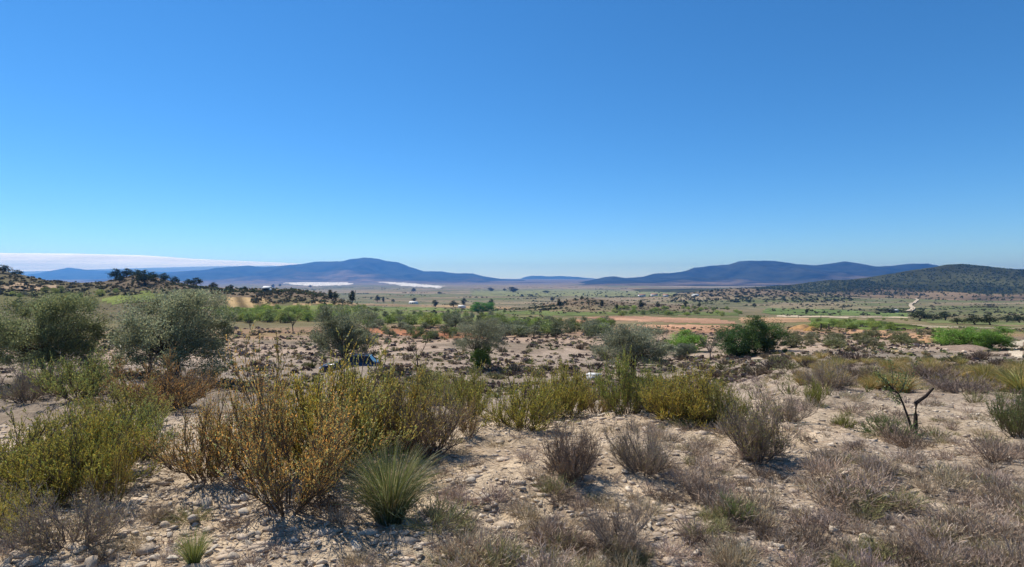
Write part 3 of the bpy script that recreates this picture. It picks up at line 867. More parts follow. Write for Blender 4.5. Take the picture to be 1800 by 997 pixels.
NEAR = [('tall orange shrub', 512, 880), ('airy ochre shrub', 366, 842), ('spiky green tussock', 685, 910), ('bottom left grass tuft', 340, 990), ('low grey olive shrub', 130, 950), ('lower left corner shrub', 5, 930),
        ('dark brown twiggy shrub', 1003, 845), ('grey olive twiggy shrub', 1130, 828), ('large grey dry shrub', 1085, 960), ('dark leaning shrub', 1332, 810), ('fresh green sprig', 1293, 915), ('dark bottom sprig', 1125, 1000),
        ('nearer small sprout', 1483, 750), ('farther small sprout', 1433, 712), ('forked black stump', 1606, 763), ('dark right edge shrub', 1796, 768), ('rusty little sapling', 824, 766), ('grey dead heap', 1688, 692),
        ('picture bottom right corner', 1790, 990), ('picture bottom centre', 900, 997), ('lower edge under sprig', 1400, 997), ('lower edge under stump', 1600, 997), ('right edge midway down', 1800, 870), ('grey brown dry shrub', 1240, 880), ('golden yellow shrub', 1205, 738)]
auto = []
# ------------------------------------------------------------------ low grey scrub over the stony slope
SCR = [scrub(.26, .5, 70, 8), scrub(.2, .5, 80, 7), scrub(.32, .45, 60, 9), scrub(.22, .6, 90, 7), scrub(.28, .4, 60, 8)]
SCR_LOW = [scrub(.26, .5, 44, 5, .0055), scrub(.2, .5, 46, 5, .0055), scrub(.32, .45, 40, 6, .0055), scrub(.22, .6, 52, 5, .0055), scrub(.28, .4, 40, 5, .0055)]
SCR_ME = [s.mesh('grey_scrub', M_TWIG) for s in SCR]
pos = []
N0 = 2600
px = R.uniform(760, 1850, N0); py = 690 + 330 * R.uniform(0, 1, N0) ** .8
pr = sstep(780, 1450, px) * .56 + .30 + .7 * fbm(px * .006, py * .012, 2, 60)
keep = R.uniform(0, 1, N0) < np.clip(pr, .05, 1) * .40
keep &= ~((py < 735) & (px < 1330))
pxa, pya = px[keep], py[keep]
px = R.uniform(-30, 900, 260); py = R.uniform(840, 1010, 260)
keep = R.uniform(0, 1, 260) < .13
pxa, pya = np.concatenate([pxa, px[keep]]), np.concatenate([pya, py[keep]])
PP = cast(pxa, pya)
wd = np.clip(R.lognormal(math.log(.24), .35, len(PP)), .12, .55) * np.where(PP[:, 1] > 9, 1.5, 1.0)
size = wd / PP[:, 1]
order = np.argsort(-size)
stuff = Geo()
for n, k in enumerate(order):
    P = PP[k]
    px_, _ = project(*P)
    f = R.uniform(.8, 1.15)
    colr = np.array((.43, .34, .265)) * f * np.array([1, R.uniform(.95, 1.03), R.uniform(.92, 1.06)])
    rv = R.uniform()
    if rv < .10: colr = np.array((.30, .28, .13)) * f
    elif rv < .24: colr = np.array((.48, .39, .25)) * f
    elif rv < .40: colr = np.array((.24, .18, .135)) * f
    v = int(R.integers(0, 5)); s = wd[k] / .5
    sc3 = (s, s, s * R.uniform(.5, .88)); ro = R.uniform(0, 6.28)
    if n < 290:
        o = link('scrub_tuft', SCR_ME[v], None, P, colr)
        o.scale = [float(a) for a in sc3]; o.rotation_euler = (0, 0, float(ro))
        tag(o, 'grey scrub tuft', 'scrub', 'grey dried scrub tufts')
        auto.append((o, *project(*P), ('small ' if wd[k] < .22 else 'large ' if wd[k] > .33 else '') + 'dried ' + ('olive' if rv < .10 else 'straw' if rv < .24 else 'brown' if rv < .40 else 'grey') + ' scrub tuft'))
    else:
        stuff.put(SCR_LOW[v], P, ro, sc3, colr)
autolabel(auto, NEAR)
tag(link('grey_scrub', stuff.mesh('grey_scrub_mass', M_TWIG)), 'mat of smaller grey dried scrub covering the slope', 'scrub', kind='stuff')

# sparse dry grass and litter: short twigs lying on the soil
n = 16000
r = np.exp(R.uniform(math.log(2.2), math.log(16), n)); a = R.uniform(-.86, .86, n)
x, y = r * np.sin(a), r * np.cos(a)
P0 = np.stack([x, y, H(x, y) + .006], 1)
az = R.uniform(0, 6.28, n); L = R.uniform(.03, .14, n)
P1 = P0 + np.stack([np.cos(az) * L, np.sin(az) * L, R.uniform(.0, .06, n)], 1)
v, q = ribbons(np.stack([P0, P1], 1), np.full((n, 2), .004) * (r[:, None] / 5) ** .5)
g = Geo().add(v, q, None, np.repeat(tints(n, .5, 1.3, .08) * np.array((.36, .29, .23)), 4, 0))
tag(link('twig_litter', g.mesh('twig_litter', M_TWIG)), 'dry twigs and grass litter scattered over the stony soil', 'litter', kind='stuff')

# ------------------------------------------------------------------ stones
def rock_geo(sub=1, seed=0):
    import bmesh
    bm = bmesh.new()
    bmesh.ops.create_icosphere(bm, subdivisions=sub, radius=.5)
    v = np.array([a.co[:] for a in bm.verts]); t = np.array([[b.index for b in f.verts] for f in bm.faces])
    bm.free()
    # knock flats into it
    for _ in range(11):
        nd_ = rnd_dir(1)[0]; dd = R.uniform(.15, .36)
        ex = np.maximum(v @ nd_ - dd, 0); v = v - ex[:, None] * nd_
    v = v * np.array([1, R.uniform(.65, .95), R.uniform(.45, .7)])
    return Geo().add(v, None, t, W1)


ROCK = [rock_geo(2) for _ in range(8)]
ROCK_ME = [r_.mesh('stone', M_STONE) for r_ in ROCK]
PEB = [rock_geo(1) for _ in range(8)]


def stone_colour(n):
    t = R.uniform(0, 1, (n, 1))
    c = np.array((.60, .485, .36)) * (1 - t) + np.array((.74, .64, .515)) * t
    return c * R.uniform(.68, 1.08, (n, 1))


cand = []
px = np.concatenate([R.uniform(-20, 1000, 520), R.uniform(900, 1820, 260)]); py = np.concatenate([700 + 310 * R.uniform(0, 1, 520) ** .6, R.uniform(720, 1010, 260)])
SP = cast(px, py)
ss = np.clip(R.lognormal(math.log(.055), .4, len(SP)), .03, .125)
order = np.argsort(-(ss / SP[:, 1]))[:295]
scol = stone_colour(len(SP))
for k in order:
    o = link('stone', ROCK_ME[int(R.integers(0, 8))], ground, SP[k] + np.array([0, 0, ss[k] * .12]), scol[k])
    s = float(ss[k]); o.scale = (s * 1.1, s * 1.1, s); o.rotation_euler = (float(R.normal(0, .25)), float(R.normal(0, .25)), float(R.uniform(0, 6.28)))
n = 24000
r = np.exp(R.uniform(math.log(2.3), math.log(15), n * 2)); a = R.uniform(-.84, .84, n * 2)
x, y = r * np.sin(a), r * np.cos(a)
w = np.clip(.55 + .6 * fbm(x * .7, y * .7, 3, 66) - .35 * sstep(.0, .5, x / y), .05, 1)
k = np.where(R.uniform(0, 1, n * 2) < w)[0][:n]
x, y, r = x[k], y[k], r[k]
z = H(x, y)
sz = np.clip(R.lognormal(math.log(.024), .55, len(x)), .01, .10) * (.7 + .3 * r / 5)
colr = stone_colour(len(x))
g = Geo()
kind = R.integers(0, 8, len(x)); ro = R.uniform(0, 6.28, len(x))
for kk in range(8):
    m = kind == kk
    v, _, t, _c = PEB[kk].arrays()
    nb = m.sum()
    cs, sn = np.cos(ro[m])[:, None], np.sin(ro[m])[:, None]
    vx, vy, vz = v[:, 0][None], v[:, 1][None], v[:, 2][None]
    S = sz[m][:, None]
    Vx = (vx * cs - vy * sn) * S + x[m][:, None]; Vy = (vx * sn + vy * cs) * S + y[m][:, None]; Vz = (vz + .12) * S + z[m][:, None]
    T = (t[None] + (np.arange(nb) * len(v))[:, None, None]).reshape(-1, 3)
    g.add(np.stack([Vx, Vy, Vz], -1).reshape(-1, 3), None, T, np.repeat(colr[m], len(v), 0))
gv = tag(link('gravel', g.mesh('gravel', M_STONE)), 'small pale limestone gravel strewn over the slope', 'gravel', kind='stuff')

n = 7500
r = np.exp(R.uniform(math.log(2.3), math.log(16), n)); a = R.uniform(-.84, .84, n)
x, y = r * np.sin(a), r * np.cos(a)
z = H(x, y); sz = np.clip(R.lognormal(math.log(.06), .5, n), .02, .22)
cl = soil_colour(x, y) * R.uniform(.62, 1.05, (n, 1))
g = Geo()
ro = R.uniform(0, 6.28, n)
for kk in range(8):
    m = np.arange(n) % 8 == kk
    v, _, t, _c = PEB[kk].arrays()
    cs, sn = np.cos(ro[m])[:, None], np.sin(ro[m])[:, None]
    S = sz[m][:, None]
    Vx = (v[:, 0] * cs - v[:, 1] * sn) * S * 1.4 + x[m][:, None]; Vy = (v[:, 0] * sn + v[:, 1] * cs) * S + y[m][:, None]; Vz = (v[:, 2] * .7 + .03) * S + z[m][:, None]
    T = (t[None] + (np.arange(m.sum()) * len(v))[:, None, None]).reshape(-1, 3)
    g.add(np.stack([Vx, Vy, Vz], -1).reshape(-1, 3), None, T, np.repeat(cl[m], len(v), 0))
tag(link('soil_clods', g.mesh('soil_clods', M_STONE)), 'crumbled clods of pale soil over the slope', 'soil', kind='stuff')

# ------------------------------------------------------------------ olive trees and other trees of the terrace
OLIVE = [crown_tree(4, 5.2, .18, 125, 370, (.11, .042), 2, name='olive_tree', low=.85, sig=.25, lobes=.5, tlo=.65, thi=1.3), crown_tree(4, 4.6, .28, 90, 360, (.11, .042), 1, name='olive_tree', low=.8, sig=.24, lobes=.5, tlo=.65, thi=1.3),
         crown_tree(4, 4.2, .30, 70, 330, (.095, .032), 1, name='olive_tree', lean=.2, low=.6, sig=.24, tlo=.65, thi=1.3)]
LEAFY = [crown_tree(3, 3.6, .03, 88, 240, (.11, .05), 3, name='leafy_shrub', bark=(.08, .07, .05), sig=.27, low=1.0, lobes=.5), crown_tree(3, 3.4, .03, 80, 240, (.11, .05), 2, name='leafy_shrub', bark=(.08, .07, .05), sig=.27, low=1.0, lobes=.5)]


def tree(name, cx, top, bs, wpx, proto, uw, uh, colr, lab, cat='tree', group=None, dmin=12, d=None, rot=None):
    if d is None: P = cast(cx, bs, dmin)[0]
    else:
        x = (cx - CX) / F * d
        P = np.array([x, d, float(H(x, d))])
    h = EYE - P[2] + (HZ - top) / F * P[1]
    w = wpx / F * P[1]
    return plant(name, [('trunk', proto[0], W1), ('crown', proto[1], None)], P, (w / uw, w / uw, h / uh), R.uniform(0, 6.28) if rot is None else rot, colr, lab, cat, group)


OC = (.155, .165, .095)
og = 'olive trees on the terrace'
tree('olive_tree', 80, 520, 0, 168, OLIVE[0], 5.2, 4.0, (.205, .225, .10), 'wide dark olive tree at the left edge', group=og, d=29, rot=0.15)
tree('olive_tree', 302, 513, 0, 188, OLIVE[0], 5.2, 4.0, (.27, .285, .165), 'large grey green olive tree, biggest and second from the left', group=og, d=31, rot=0.15)
tree('olive_tree', 605, 539, 0, 108, OLIVE[1], 4.6, 4.0, (.21, .225, .135), 'grey green olive tree beside the parked dark car', group=og, d=43, rot=0.15)
tree('olive_tree', 838, 561, 0, 90, OLIVE[2], 4.2, 4.0, (.235, .24, .15), 'small round olive tree with bare trunk and green sprouts at its foot', group=og, d=42, rot=0.15)
tree('olive_tree', 1112, 570, 0, 130, OLIVE[1], 4.6, 4.0, (.25, .26, .165), 'round grey olive tree behind the tallest green shrub', group=og, d=37, rot=0.15)
tree('leafy_shrub', 845, 606, 0, 34, LEAFY[1], 3.4, 3.0, (.16, .24, .05), 'bright green sprouts at the foot of the small round olive tree', 'shrub', d=41.3)
lg = 'leafy green shrubs below the terrace'
tree('leafy_shrub', 1298, 574, 626, 78, LEAFY[0], 3.6, 3.0, (.075, .145, .04), 'dark green rounded shrub, left one of the two large dark shrubs', 'shrub', lg)
tree('leafy_shrub', 1345, 556, 620, 78, LEAFY[1], 3.4, 3.0, (.09, .145, .04), 'dark green taller shrub, right one of the two large dark shrubs', 'shrub', lg)
tree('leafy_shrub', 1205, 582, 619, 66, LEAFY[1], 3.4, 3.0, (.19, .33, .05), 'bright green leafy shrub between the round olive and dark shrubs', 'shrub', lg)
tree('leafy_shrub', 1200, 603, 627, 44, LEAFY[0], 3.6, 3.0, (.17, .19, .12), 'pale grey green shrub just below the bright green shrub', 'shrub', lg)
tree('leafy_shrub', 1690, 577, 611, 82, LEAFY[0], 3.6, 3.0, (.21, .36, .06), 'bright green spreading shrub at right, left half of the pair', 'shrub', lg)
tree('leafy_shrub', 1738, 574, 615, 66, LEAFY[1], 3.4, 3.0, (.18, .31, .055), 'bright green spreading shrub at right, right half of the pair', 'shrub', lg)

# bare small trees
def bare_tree(cx, top, bs, label, colr=(.13, .10, .08), n=7, leafc=None):
    P = cast(cx, bs, 15)[0]
    h = (bs - top) / F * P[1]
    g = Geo()
    st = np.zeros((n, 3)); st[:, 2] = -.05
    az = np.arange(n) * 2.4
    A = curve_from(np.concatenate([np.zeros((1, 3)), np.tile([[0, 0, .3 * h]], (n - 1, 1))]), nrm(np.stack([np.cos(az) * .6, np.sin(az) * .6, np.ones(n)], 1) * np.where(np.arange(n)[:, None] == 0, [.1, .1, 1], [1, 1, 1])), h * R.uniform(.45, .7, n), 5, .2, .2)
    A[0, 0, 2] = -.1
    v, q = tubes(A, h * .02 * np.linspace(1, .3, 5)[None] * np.where(np.arange(n) == 0, 1.7, .8)[:, None], 5); g.add(v, q, None, colr)
    s, d = offshoot(A, 9, .3, 1, .7)
    B = curve_from(s, d, h * R.uniform(.12, .28, len(s)), 3, .2, .3)
    v, q = ribbons(B, h * .010 * np.linspace(1, .5, 3)[None] * np.ones((len(B), 1))); g.add(v, q, None, colr)
    parts = [('branches', g.mesh('bare_tree', M_BARK), W1)]
    if leafc is not None:
        s, d = offshoot(B, 10, .2, 1, .8)
        gl = Geo().add(*leaves(s, d, h * .03, h * .014, tints(len(s)) * np.array(leafc))); parts.append(('leaves', gl.mesh('bare_tree_leaves', M_LEAF), W1))
    plant('bare_tree', parts, P, W1, R.uniform(0, 6), W1, label, 'tree')


bare_tree(734, 598, 646, 'small bare tree between the car and the small round olive')
bare_tree(1248, 590, 634, 'small bare grey tree left of the dark green shrubs', (.2, .17, .15), 9, (.2, .18, .11))
bare_tree(515, 551, 582, 'small half bare tree left of the olive by the car', (.12, .10, .08), 8, (.14, .15, .08))
bare_tree(262, 612, 684, 'thin dark bare trunk in front of the large olive tree', (.07, .055, .05), 4)
bare_tree(440, 560, 580, 'little bare dark sapling right of the large olive tree', (.10, .08, .07), 6)

# ------------------------------------------------------------------ orchard and scattered trees of the valley
ALM = [crown_tree(3, 3.4, .10, 30, 70, (.24, .12), 1, name='orchard_tree', sig=.42, low=.8), crown_tree(3, 3.2, .12, 28, 70, (.24, .12), 1, name='orchard_tree', sig=.42, low=.8), crown_tree(3, 3.6, .06, 30, 70, (.25, .12), 1, name='orchard_tree', sig=.42, low=.9)]
JUN = [crown_tree(4, 2.6, .06, 24, 40, (.34, .2), 1, name='dark_tree', sig=.45, low=.6, lmat=M_FAR), crown_tree(4, 3.4, .12, 24, 40, (.34, .2), 1, name='dark_tree', sig=.45, low=.5, lmat=M_FAR)]


FARM = [('olive by the car', 605, 560), ('small round olive', 838, 600), ('round grey olive', 1112, 610), ('largest olive', 300, 570), ('left edge olive', 85, 570), ('bright green round tree', 848, 540), ('pinkish ploughed field', 1180, 562), ('half bare small tree', 515, 570), ('furrowed field', 440, 532),
        ('bare tree by the car', 734, 630), ('bright green shrub', 1205, 600), ('left dark green shrub', 1298, 600), ('right dark green shrub', 1345, 590), ('orange earth heap', 1408, 577), ('taller fence post', 1443, 575), ('bright green pair', 1710, 595), ('rubble bank', 1640, 616), ('dark tree clump', 1617, 556), ('golden grass left end', 1450, 660), ('parked car', 625, 632), ('concrete tank', 1044, 648), ('bare grey tree', 1248, 615)]


def scatter(n, box, protos, wr, hr, cols, name, lab, cat, group, dmin=40, dmax=3000, poly=None):
    px = R.uniform(box[0], box[2], n); py = R.uniform(box[1], box[3], n)
    P = cast(px, py, dmin)
    items = []
    for k in range(n):
        if P[k, 1] > dmax: continue
        w = R.uniform(*wr); h = R.uniform(*hr)
        pr = protos[k % len(protos)]
        c = np.asarray(cols[int(R.integers(0, len(cols)))]) * R.uniform(.75, 1.25)
        e = plant(name, [('trunk', pr[0], W1), ('crown', pr[1], None)], P[k], (w / 3.4, w / 3.4, h / 3.0), R.uniform(0, 6.28), c, lab, cat, group)
        items.append((e, px[k], py[k], ('wide ' if w > .35 * wr[0] + .65 * wr[1] else 'narrow ' if w < .7 * wr[0] + .3 * wr[1] else '') + lab))
    autolabel(items, FARM)


GRN = [(.21, .28, .055), (.25, .32, .06), (.19, .24, .065), (.27, .30, .075)]
SLV = [(.19, .21, .12), (.17, .19, .10), (.20, .21, .13), (.18, .22, .07)]
scatter(120, (380, 544, 640, 568), ALM, (2.6, 4.2), (2.0, 3.2), GRN, 'orchard_tree', 'light green orchard tree', 'tree', 'orchard trees left of centre', 80)
scatter(80, (640, 548, 900, 577), ALM, (2.2, 3.8), (1.8, 3.0), GRN + SLV, 'orchard_tree', 'green orchard tree', 'tree', 'orchard trees in the centre', 70)
scatter(70, (870, 568, 1075, 594), ALM, (1.8, 3.0), (1.4, 2.4), SLV + GRN[:1], 'orchard_tree', 'silvery green young tree', 'tree', 'young trees behind the pale field', 60)
scatter(26, (640, 574, 880, 600), ALM, (1.4, 2.4), (1.0, 1.8), SLV, 'orchard_tree', 'small silvery tree', 'tree', 'small trees on red earth', 55)
scatter(30, (20, 512, 210, 548), ALM, (2.2, 4.0), (1.6, 3.0), SLV + GRN, 'orchard_tree', 'small terrace tree', 'tree', 'trees on the left terraces', 60)
scatter(40, (1080, 543, 1300, 556), ALM, (3.0, 5.0), (2.0, 3.0), GRN, 'orchard_tree', 'green valley tree', 'tree', 'orchard trees behind the red field', 90)
scatter(40, (1430, 562, 1600, 580), ALM, (1.4, 2.2), (.9, 1.4), GRN, 'vine_bush', 'low green vine bush', 'vine', 'vines at right', 70)
scatter(26, (1380, 585, 1640, 612), ALM, (.9, 2.0), (.5, 1.1), [(.19, .2, .08), (.15, .15, .06), (.2, .19, .1)], 'low_shrub', 'low green brown shrub', 'shrub', 'low shrubs at right', 25)

DKG = [(.05, .065, .035), (.06, .075, .04), (.045, .06, .035)]
# single dark trees that stand out: column, top, foot, width
DT = [(581, 510, 525, 10), (590, 513, 528, 12), (619, 512, 533, 13), (664, 519, 532, 9), (674, 522, 532, 6), (587, 530, 538, 6), (765, 528, 540, 12), (797, 529, 540, 14), (815, 525, 537, 10), (863, 526, 540, 12), (764, 545, 556, 10),
      (971, 522, 531, 7), (983, 526, 540, 9), (1023, 520, 528, 6), (1058, 528, 541, 8), (1084, 534, 545, 6), (1127, 529, 542, 11), (1157, 531, 542, 10), (1205, 530, 540, 7), (1229, 532, 541, 7), (1418, 543, 551, 6), (1326, 533, 541, 7),
      (727, 507, 513, 9), (773, 513, 517, 9), (863, 506, 512, 12), (887, 507, 512, 6), (902, 505, 514, 18), (960, 511, 515, 14), (480, 500, 506, 7), (466, 505, 511, 10), (492, 499, 504, 5), (545, 501, 506, 5),
      (728, 524, 530, 10), (691, 526, 532, 6), (1138, 577, 587, 22), (640, 590, 602, 16)]
dk = []
for k, (cx, top, ft, w) in enumerate(DT):
    P = cast(cx, ft, 90)[0]
    h = (ft - top) / F * P[1]; ww = w / F * P[1]
    pr = JUN[k % 2]
    e = plant('dark_tree', [('trunk', pr[0], W1), ('crown', pr[1], None)], P, (ww / (2.8, 3.4)[k % 2], ww / (2.8, 3.4)[k % 2], h / 3.9), R.uniform(0, 6), np.asarray(DKG[k % 3]) * 1.1,
          'dark green evergreen tree standing alone on the valley floor', 'tree', 'scattered dark trees of the valley')
    dk.append((e, cx, ft, 'lone dark evergreen tree'))
autolabel(dk, [('bright green round tree', 848, 542), ('pale farm shed', 727, 533), ('furrowed field', 440, 532), ('larger white field', 560, 498), ('narrow white strip', 715, 501), ('small farm group', 1150, 521), ('pinkish ploughed field', 1180, 562), ('scrubby middle knoll', 1030, 535), ('olive by the car', 605, 560), ('fence posts', 1430, 558)])
tree('leafy_shrub', 848, 531, 547, 46, LEAFY[0], 3.6, 3.0, (.10, .25, .04), 'bright green round tree among dark trees on the valley floor', 'tree', dmin=100)
# trees by the farm at right
for cx, top, ft, w, lab in ((1617, 547, 564, 30, 'dark tree clump left of all beside the pale track at right'), (1662, 548, 563, 20, 'dark tall tree behind the straight track at right'), (1640, 553, 564, 26, 'grey green tree between two dark trees at right'),
                            (1683, 559, 570, 18, 'small dark bush at the end of the straight track'), (1713, 555, 571, 28, 'dark rounded tree above the bright green shrub'), (1740, 554, 571, 24, 'dark green tree right of the rounded tree above the shrub'),
                            (1770, 555, 567, 22, 'dark tree near the right edge above the pale track'), (1792, 554, 568, 24, 'dark tree at the very right edge above the pale track'), (1560, 543, 549, 34, 'dark low hedge tree beside the green field'), (1585, 545, 549, 16, 'small dark tree at the right end of the hedge')):
    tree('dark_tree', cx, top, ft, w, JUN[1], 3.2, 3.9, (.06, .075, .04), lab, group='dark trees along the track', dmin=60)
# trees on the left knolls
kn = []
for cx, top, ft, w in ((8, 451, 464, 16), (22, 457, 468, 14), (36, 462, 471, 12), (48, 468, 474, 10), (63, 467, 476, 6), (76, 472, 480, 10), (98, 476, 484, 9), (115, 476, 486, 11), (203, 473, 492, 20), (222, 471, 486, 18), (255, 476, 500, 28), (240, 474, 488, 18),
                       (270, 478, 492, 18), (290, 480, 494, 16), (345, 488, 502, 18), (330, 490, 500, 12), (308, 486, 498, 12), (5, 466, 480, 22), (30, 474, 484, 16), (375, 496, 506, 12), (405, 500, 508, 10), (430, 503, 511, 10), (210, 484, 497, 14), (62, 513, 522, 14), (33, 525, 536, 14)):
    P = cast(cx, max(ft, float(np.interp(cx, CREST[:, 0], CREST[:, 1])) + 2.5), 150 if ft < 508 else 60)[0]
    kk = P[1] / F
    e = plant('dark_tree', [('trunk', JUN[1][0], W1), ('crown', JUN[1][1], None)], P - np.array([0, 0, .4]), (w * kk / 3.0, w * kk / 3.0, (ft - top) * kk / 3.7), R.uniform(0, 6), np.array((.055, .07, .035)) * R.uniform(.8, 1.3), 'tree', 'tree', 'trees on the left knolls')
    kn.append((e, cx, ft, 'dark evergreen on the left rise'))
autolabel(kn, [('picture left edge', 0, 470), ('dip in the skyline', 140, 490), ('knoll top', 240, 480), ('furrowed field', 440, 532), ('left edge olive', 85, 540)])

# ------------------------------------------------------------------ masses: wood on the hill, scrub of the valley
BLOB = [clump_blob(12) for _ in range(6)]
SML = [clump_blob(14) for _ in range(6)]
hx, hy, hz = hill
nv_, nu_ = hx.shape
g = Geo()
nT = 22000
a = R.uniform(0, 58, nT); b = R.uniform(0, nu_ - 2, nT)
den = fbm(a * .09, b * .05, 3, 88)
for k in range(nT):
    i, j = int(a[k]), int(b[k]); fa, fb = a[k] - i, b[k] - j
    lim = .15 + .9 * sstep(14, 34, a[k])
    if R.uniform() > lim * np.clip(.75 + den[k] * .6, .1, 1): continue
    x = hx[i, j] * (1 - fb) + hx[i, j + 1] * fb; y = hy[i, j] * (1 - fa) + hy[i + 1, j] * fa
    z = (hz[i, j] * (1 - fb) + hz[i, j + 1] * fb) * (1 - fa) + (hz[i + 1, j] * (1 - fb) + hz[i + 1, j + 1] * fb) * fa
    s = R.uniform(4, 8)
    if s < 5 and R.uniform() < .3: continue
    g.put(BLOB[k % 6], (x, y, z - .5), R.uniform(0, 6), (s, s, s * R.uniform(.7, 1.1)), np.array((.07, .092, .042)) * R.uniform(.65, 1.4))
tag(link('hill_wood', g.mesh('hill_wood', M_FAR)), 'dense pine wood covering the nearer hill at right', 'wood', kind='stuff')

g = Geo()
# pixel band, count, size range (m), colours
for (x0, y0, x1, y1), n, (s0, s1), cols, dm in (((0, 486, 480, 520), 900, (1.0, 3.2), [(.10, .10, .055), (.14, .12, .075), (.085, .085, .05)], 120),
                                                ((440, 508, 620, 534), 420, (1.2, 3.0), [(.10, .10, .06), (.13, .115, .075)], 150),
                                                ((930, 520, 1260, 552), 700, (1.2, 3.0), [(.10, .105, .055), (.13, .13, .07), (.16, .12, .08)], 150),
                                                ((560, 520, 960, 560), 500, (1.0, 2.6), [(.12, .13, .06), (.15, .16, .07)], 120),
                                                ((1180, 505, 1500, 532), 700, (4, 9), [(.06, .075, .04), (.075, .085, .05)], 500),
                                                ((1350, 520, 1800, 556), 420, (1.5, 5), [(.10, .10, .06), (.13, .13, .08)], 150),
                                                ((0, 515, 420, 620), 420, (.4, 1.3), [(.14, .125, .07), (.18, .15, .09), (.15, .17, .07)], 40),
                                                ((880, 512, 1200, 522), 120, (5, 12), [(.07, .085, .05)], 500)):
    px = R.uniform(x0, x1, n); py = R.uniform(y0, y1, n)
    P = cast(px, py, dm)
    for k in range(n):
        if P[k, 1] > 5500: continue
        s = R.uniform(s0, s1)
        g.put(SML[k % 6], P[k] - np.array([0, 0, .1 * s]), R.uniform(0, 6), (s, s, s * R.uniform(.5, .9)), np.asarray(cols[int(R.integers(0, len(cols)))]) * R.uniform(.75, 1.3))
# hedge lines and thickets along the field edges
for k in range(150):
    c0 = cast(R.uniform(330, 1780), 504 + 42 * R.uniform() ** 1.4, 300)[0]
    if c0[1] > 4000: continue
    m = int(R.integers(6, 26)); L = R.uniform(15, 90) * (c0[1] / 700) ** .7
    an = R.normal(0, .35); t = np.sort(R.uniform(-.5, .5, m)) * L
    wdt = R.uniform(1, 5) * (c0[1] / 700) ** .5
    x = c0[0] + np.cos(an) * t + R.normal(0, wdt, m); y = c0[1] + np.sin(an) * t + R.normal(0, wdt, m)
    z = H(x, y)
    cl = np.asarray([(.075, .09, .045), (.10, .12, .055), (.13, .15, .06), (.16, .15, .085)][int(R.integers(0, 4))])
    for j in range(m):
        s = R.uniform(1.6, 4.2) * (c0[1] / 700) ** .45
        g.put(SML[j % 6], (x[j], y[j], z[j] - .1 * s), R.uniform(0, 6), (s * 1.2, s * 1.2, s * R.uniform(.5, 1.0)), cl * R.uniform(.75, 1.25))
tag(link('valley_scrub', g.mesh('valley_scrub', M_FAR)), 'low scrub and bushes dotted over the valley and its knolls', 'scrub', kind='stuff')

# dry ground cover of the terraces: uncountable low cushions and weeds
TINY = [scrub(.24, .5, 15, 3, .012) for _ in range(4)]
g = Geo()
n = 11000
px = R.uniform(-20, 1820, n); py = 575 + 135 * R.uniform(0, 1, n) ** 1.2
P = cast(px, py, 11)
den = fbm(P[:, 0] * .12, P[:, 1] * .2, 3, 120)
for k in range(n):
    d_ = P[k, 1]
    if d_ < 10 or d_ > 140 or (560 < px[k] < 670 and 28 < d_ < 44) or R.uniform() > .7 + .9 * den[k]: continue
    s = R.uniform(.16, .55) * (1 + d_ / 90)
    cl = np.asarray([(.18, .14, .12), (.23, .18, .155), (.21, .195, .105), (.17, .175, .075), (.15, .115, .10), (.30, .245, .13)][int(R.integers(0, 6))]) * R.uniform(.8, 1.25)
    if d_ < 27:
        if R.uniform() < .5: continue
        s = R.uniform(.5, 1.1)
        g.put(TINY[k % 4], P[k], R.uniform(0, 6), (s, s, s * R.uniform(.6, 1.1)), cl * 1.5)
        continue
    g.put(SML[k % 6], P[k] - np.array([0, 0, .03]), R.uniform(0, 6), (s, s, s * R.uniform(.35, .8)), cl)
tag(link('terrace_ground_cover', g.mesh('terrace_ground_cover', M_FAR)), 'low dry weeds and cushions covering the terraces beyond the knoll', 'scrub', kind='stuff')

# small shrubs on the pale terrace in the middle distance
mid_tufts = [scrub(.5, .8, 60, 6, .018), scrub(.4, .9, 60, 6, .018)]
mid_me = [m_.mesh('terrace_tuft', M_TWIG) for m_ in mid_tufts]
px = np.concatenate([R.uniform(410, 1060, 130), R.uniform(1160, 1420, 40), R.uniform(1350, 1800, 60)]); py = np.concatenate([R.uniform(588, 668, 130), R.uniform(622, 668, 40), R.uniform(606, 650, 60)])
P = cast(px, py, 11)
tf = []
for k in range(len(P)):
    s = R.uniform(.5, 1.5) * (1.0 if P[k, 1] > 25 else .6)
    c = np.asarray([(.17, .125, .095), (.22, .175, .12), (.2, .19, .09), (.13, .10, .085)][int(R.integers(0, 4))]) * R.uniform(.8, 1.3)
    o = link('terrace_tuft', mid_me[k % 2], None, P[k], c)
    o.scale = (s, s, s * float(R.uniform(.6, 1.0))); o.rotation_euler = (0, 0, float(R.uniform(0, 6)))
    tag(o, 'tuft', 'scrub', 'dry tufts on the terraces')
    tf.append((o, px[k], py[k], ('large' if s > 1.1 else 'small' if s < .75 else 'middling') + ' dry terrace tuft'))
autolabel(tf, FARM)

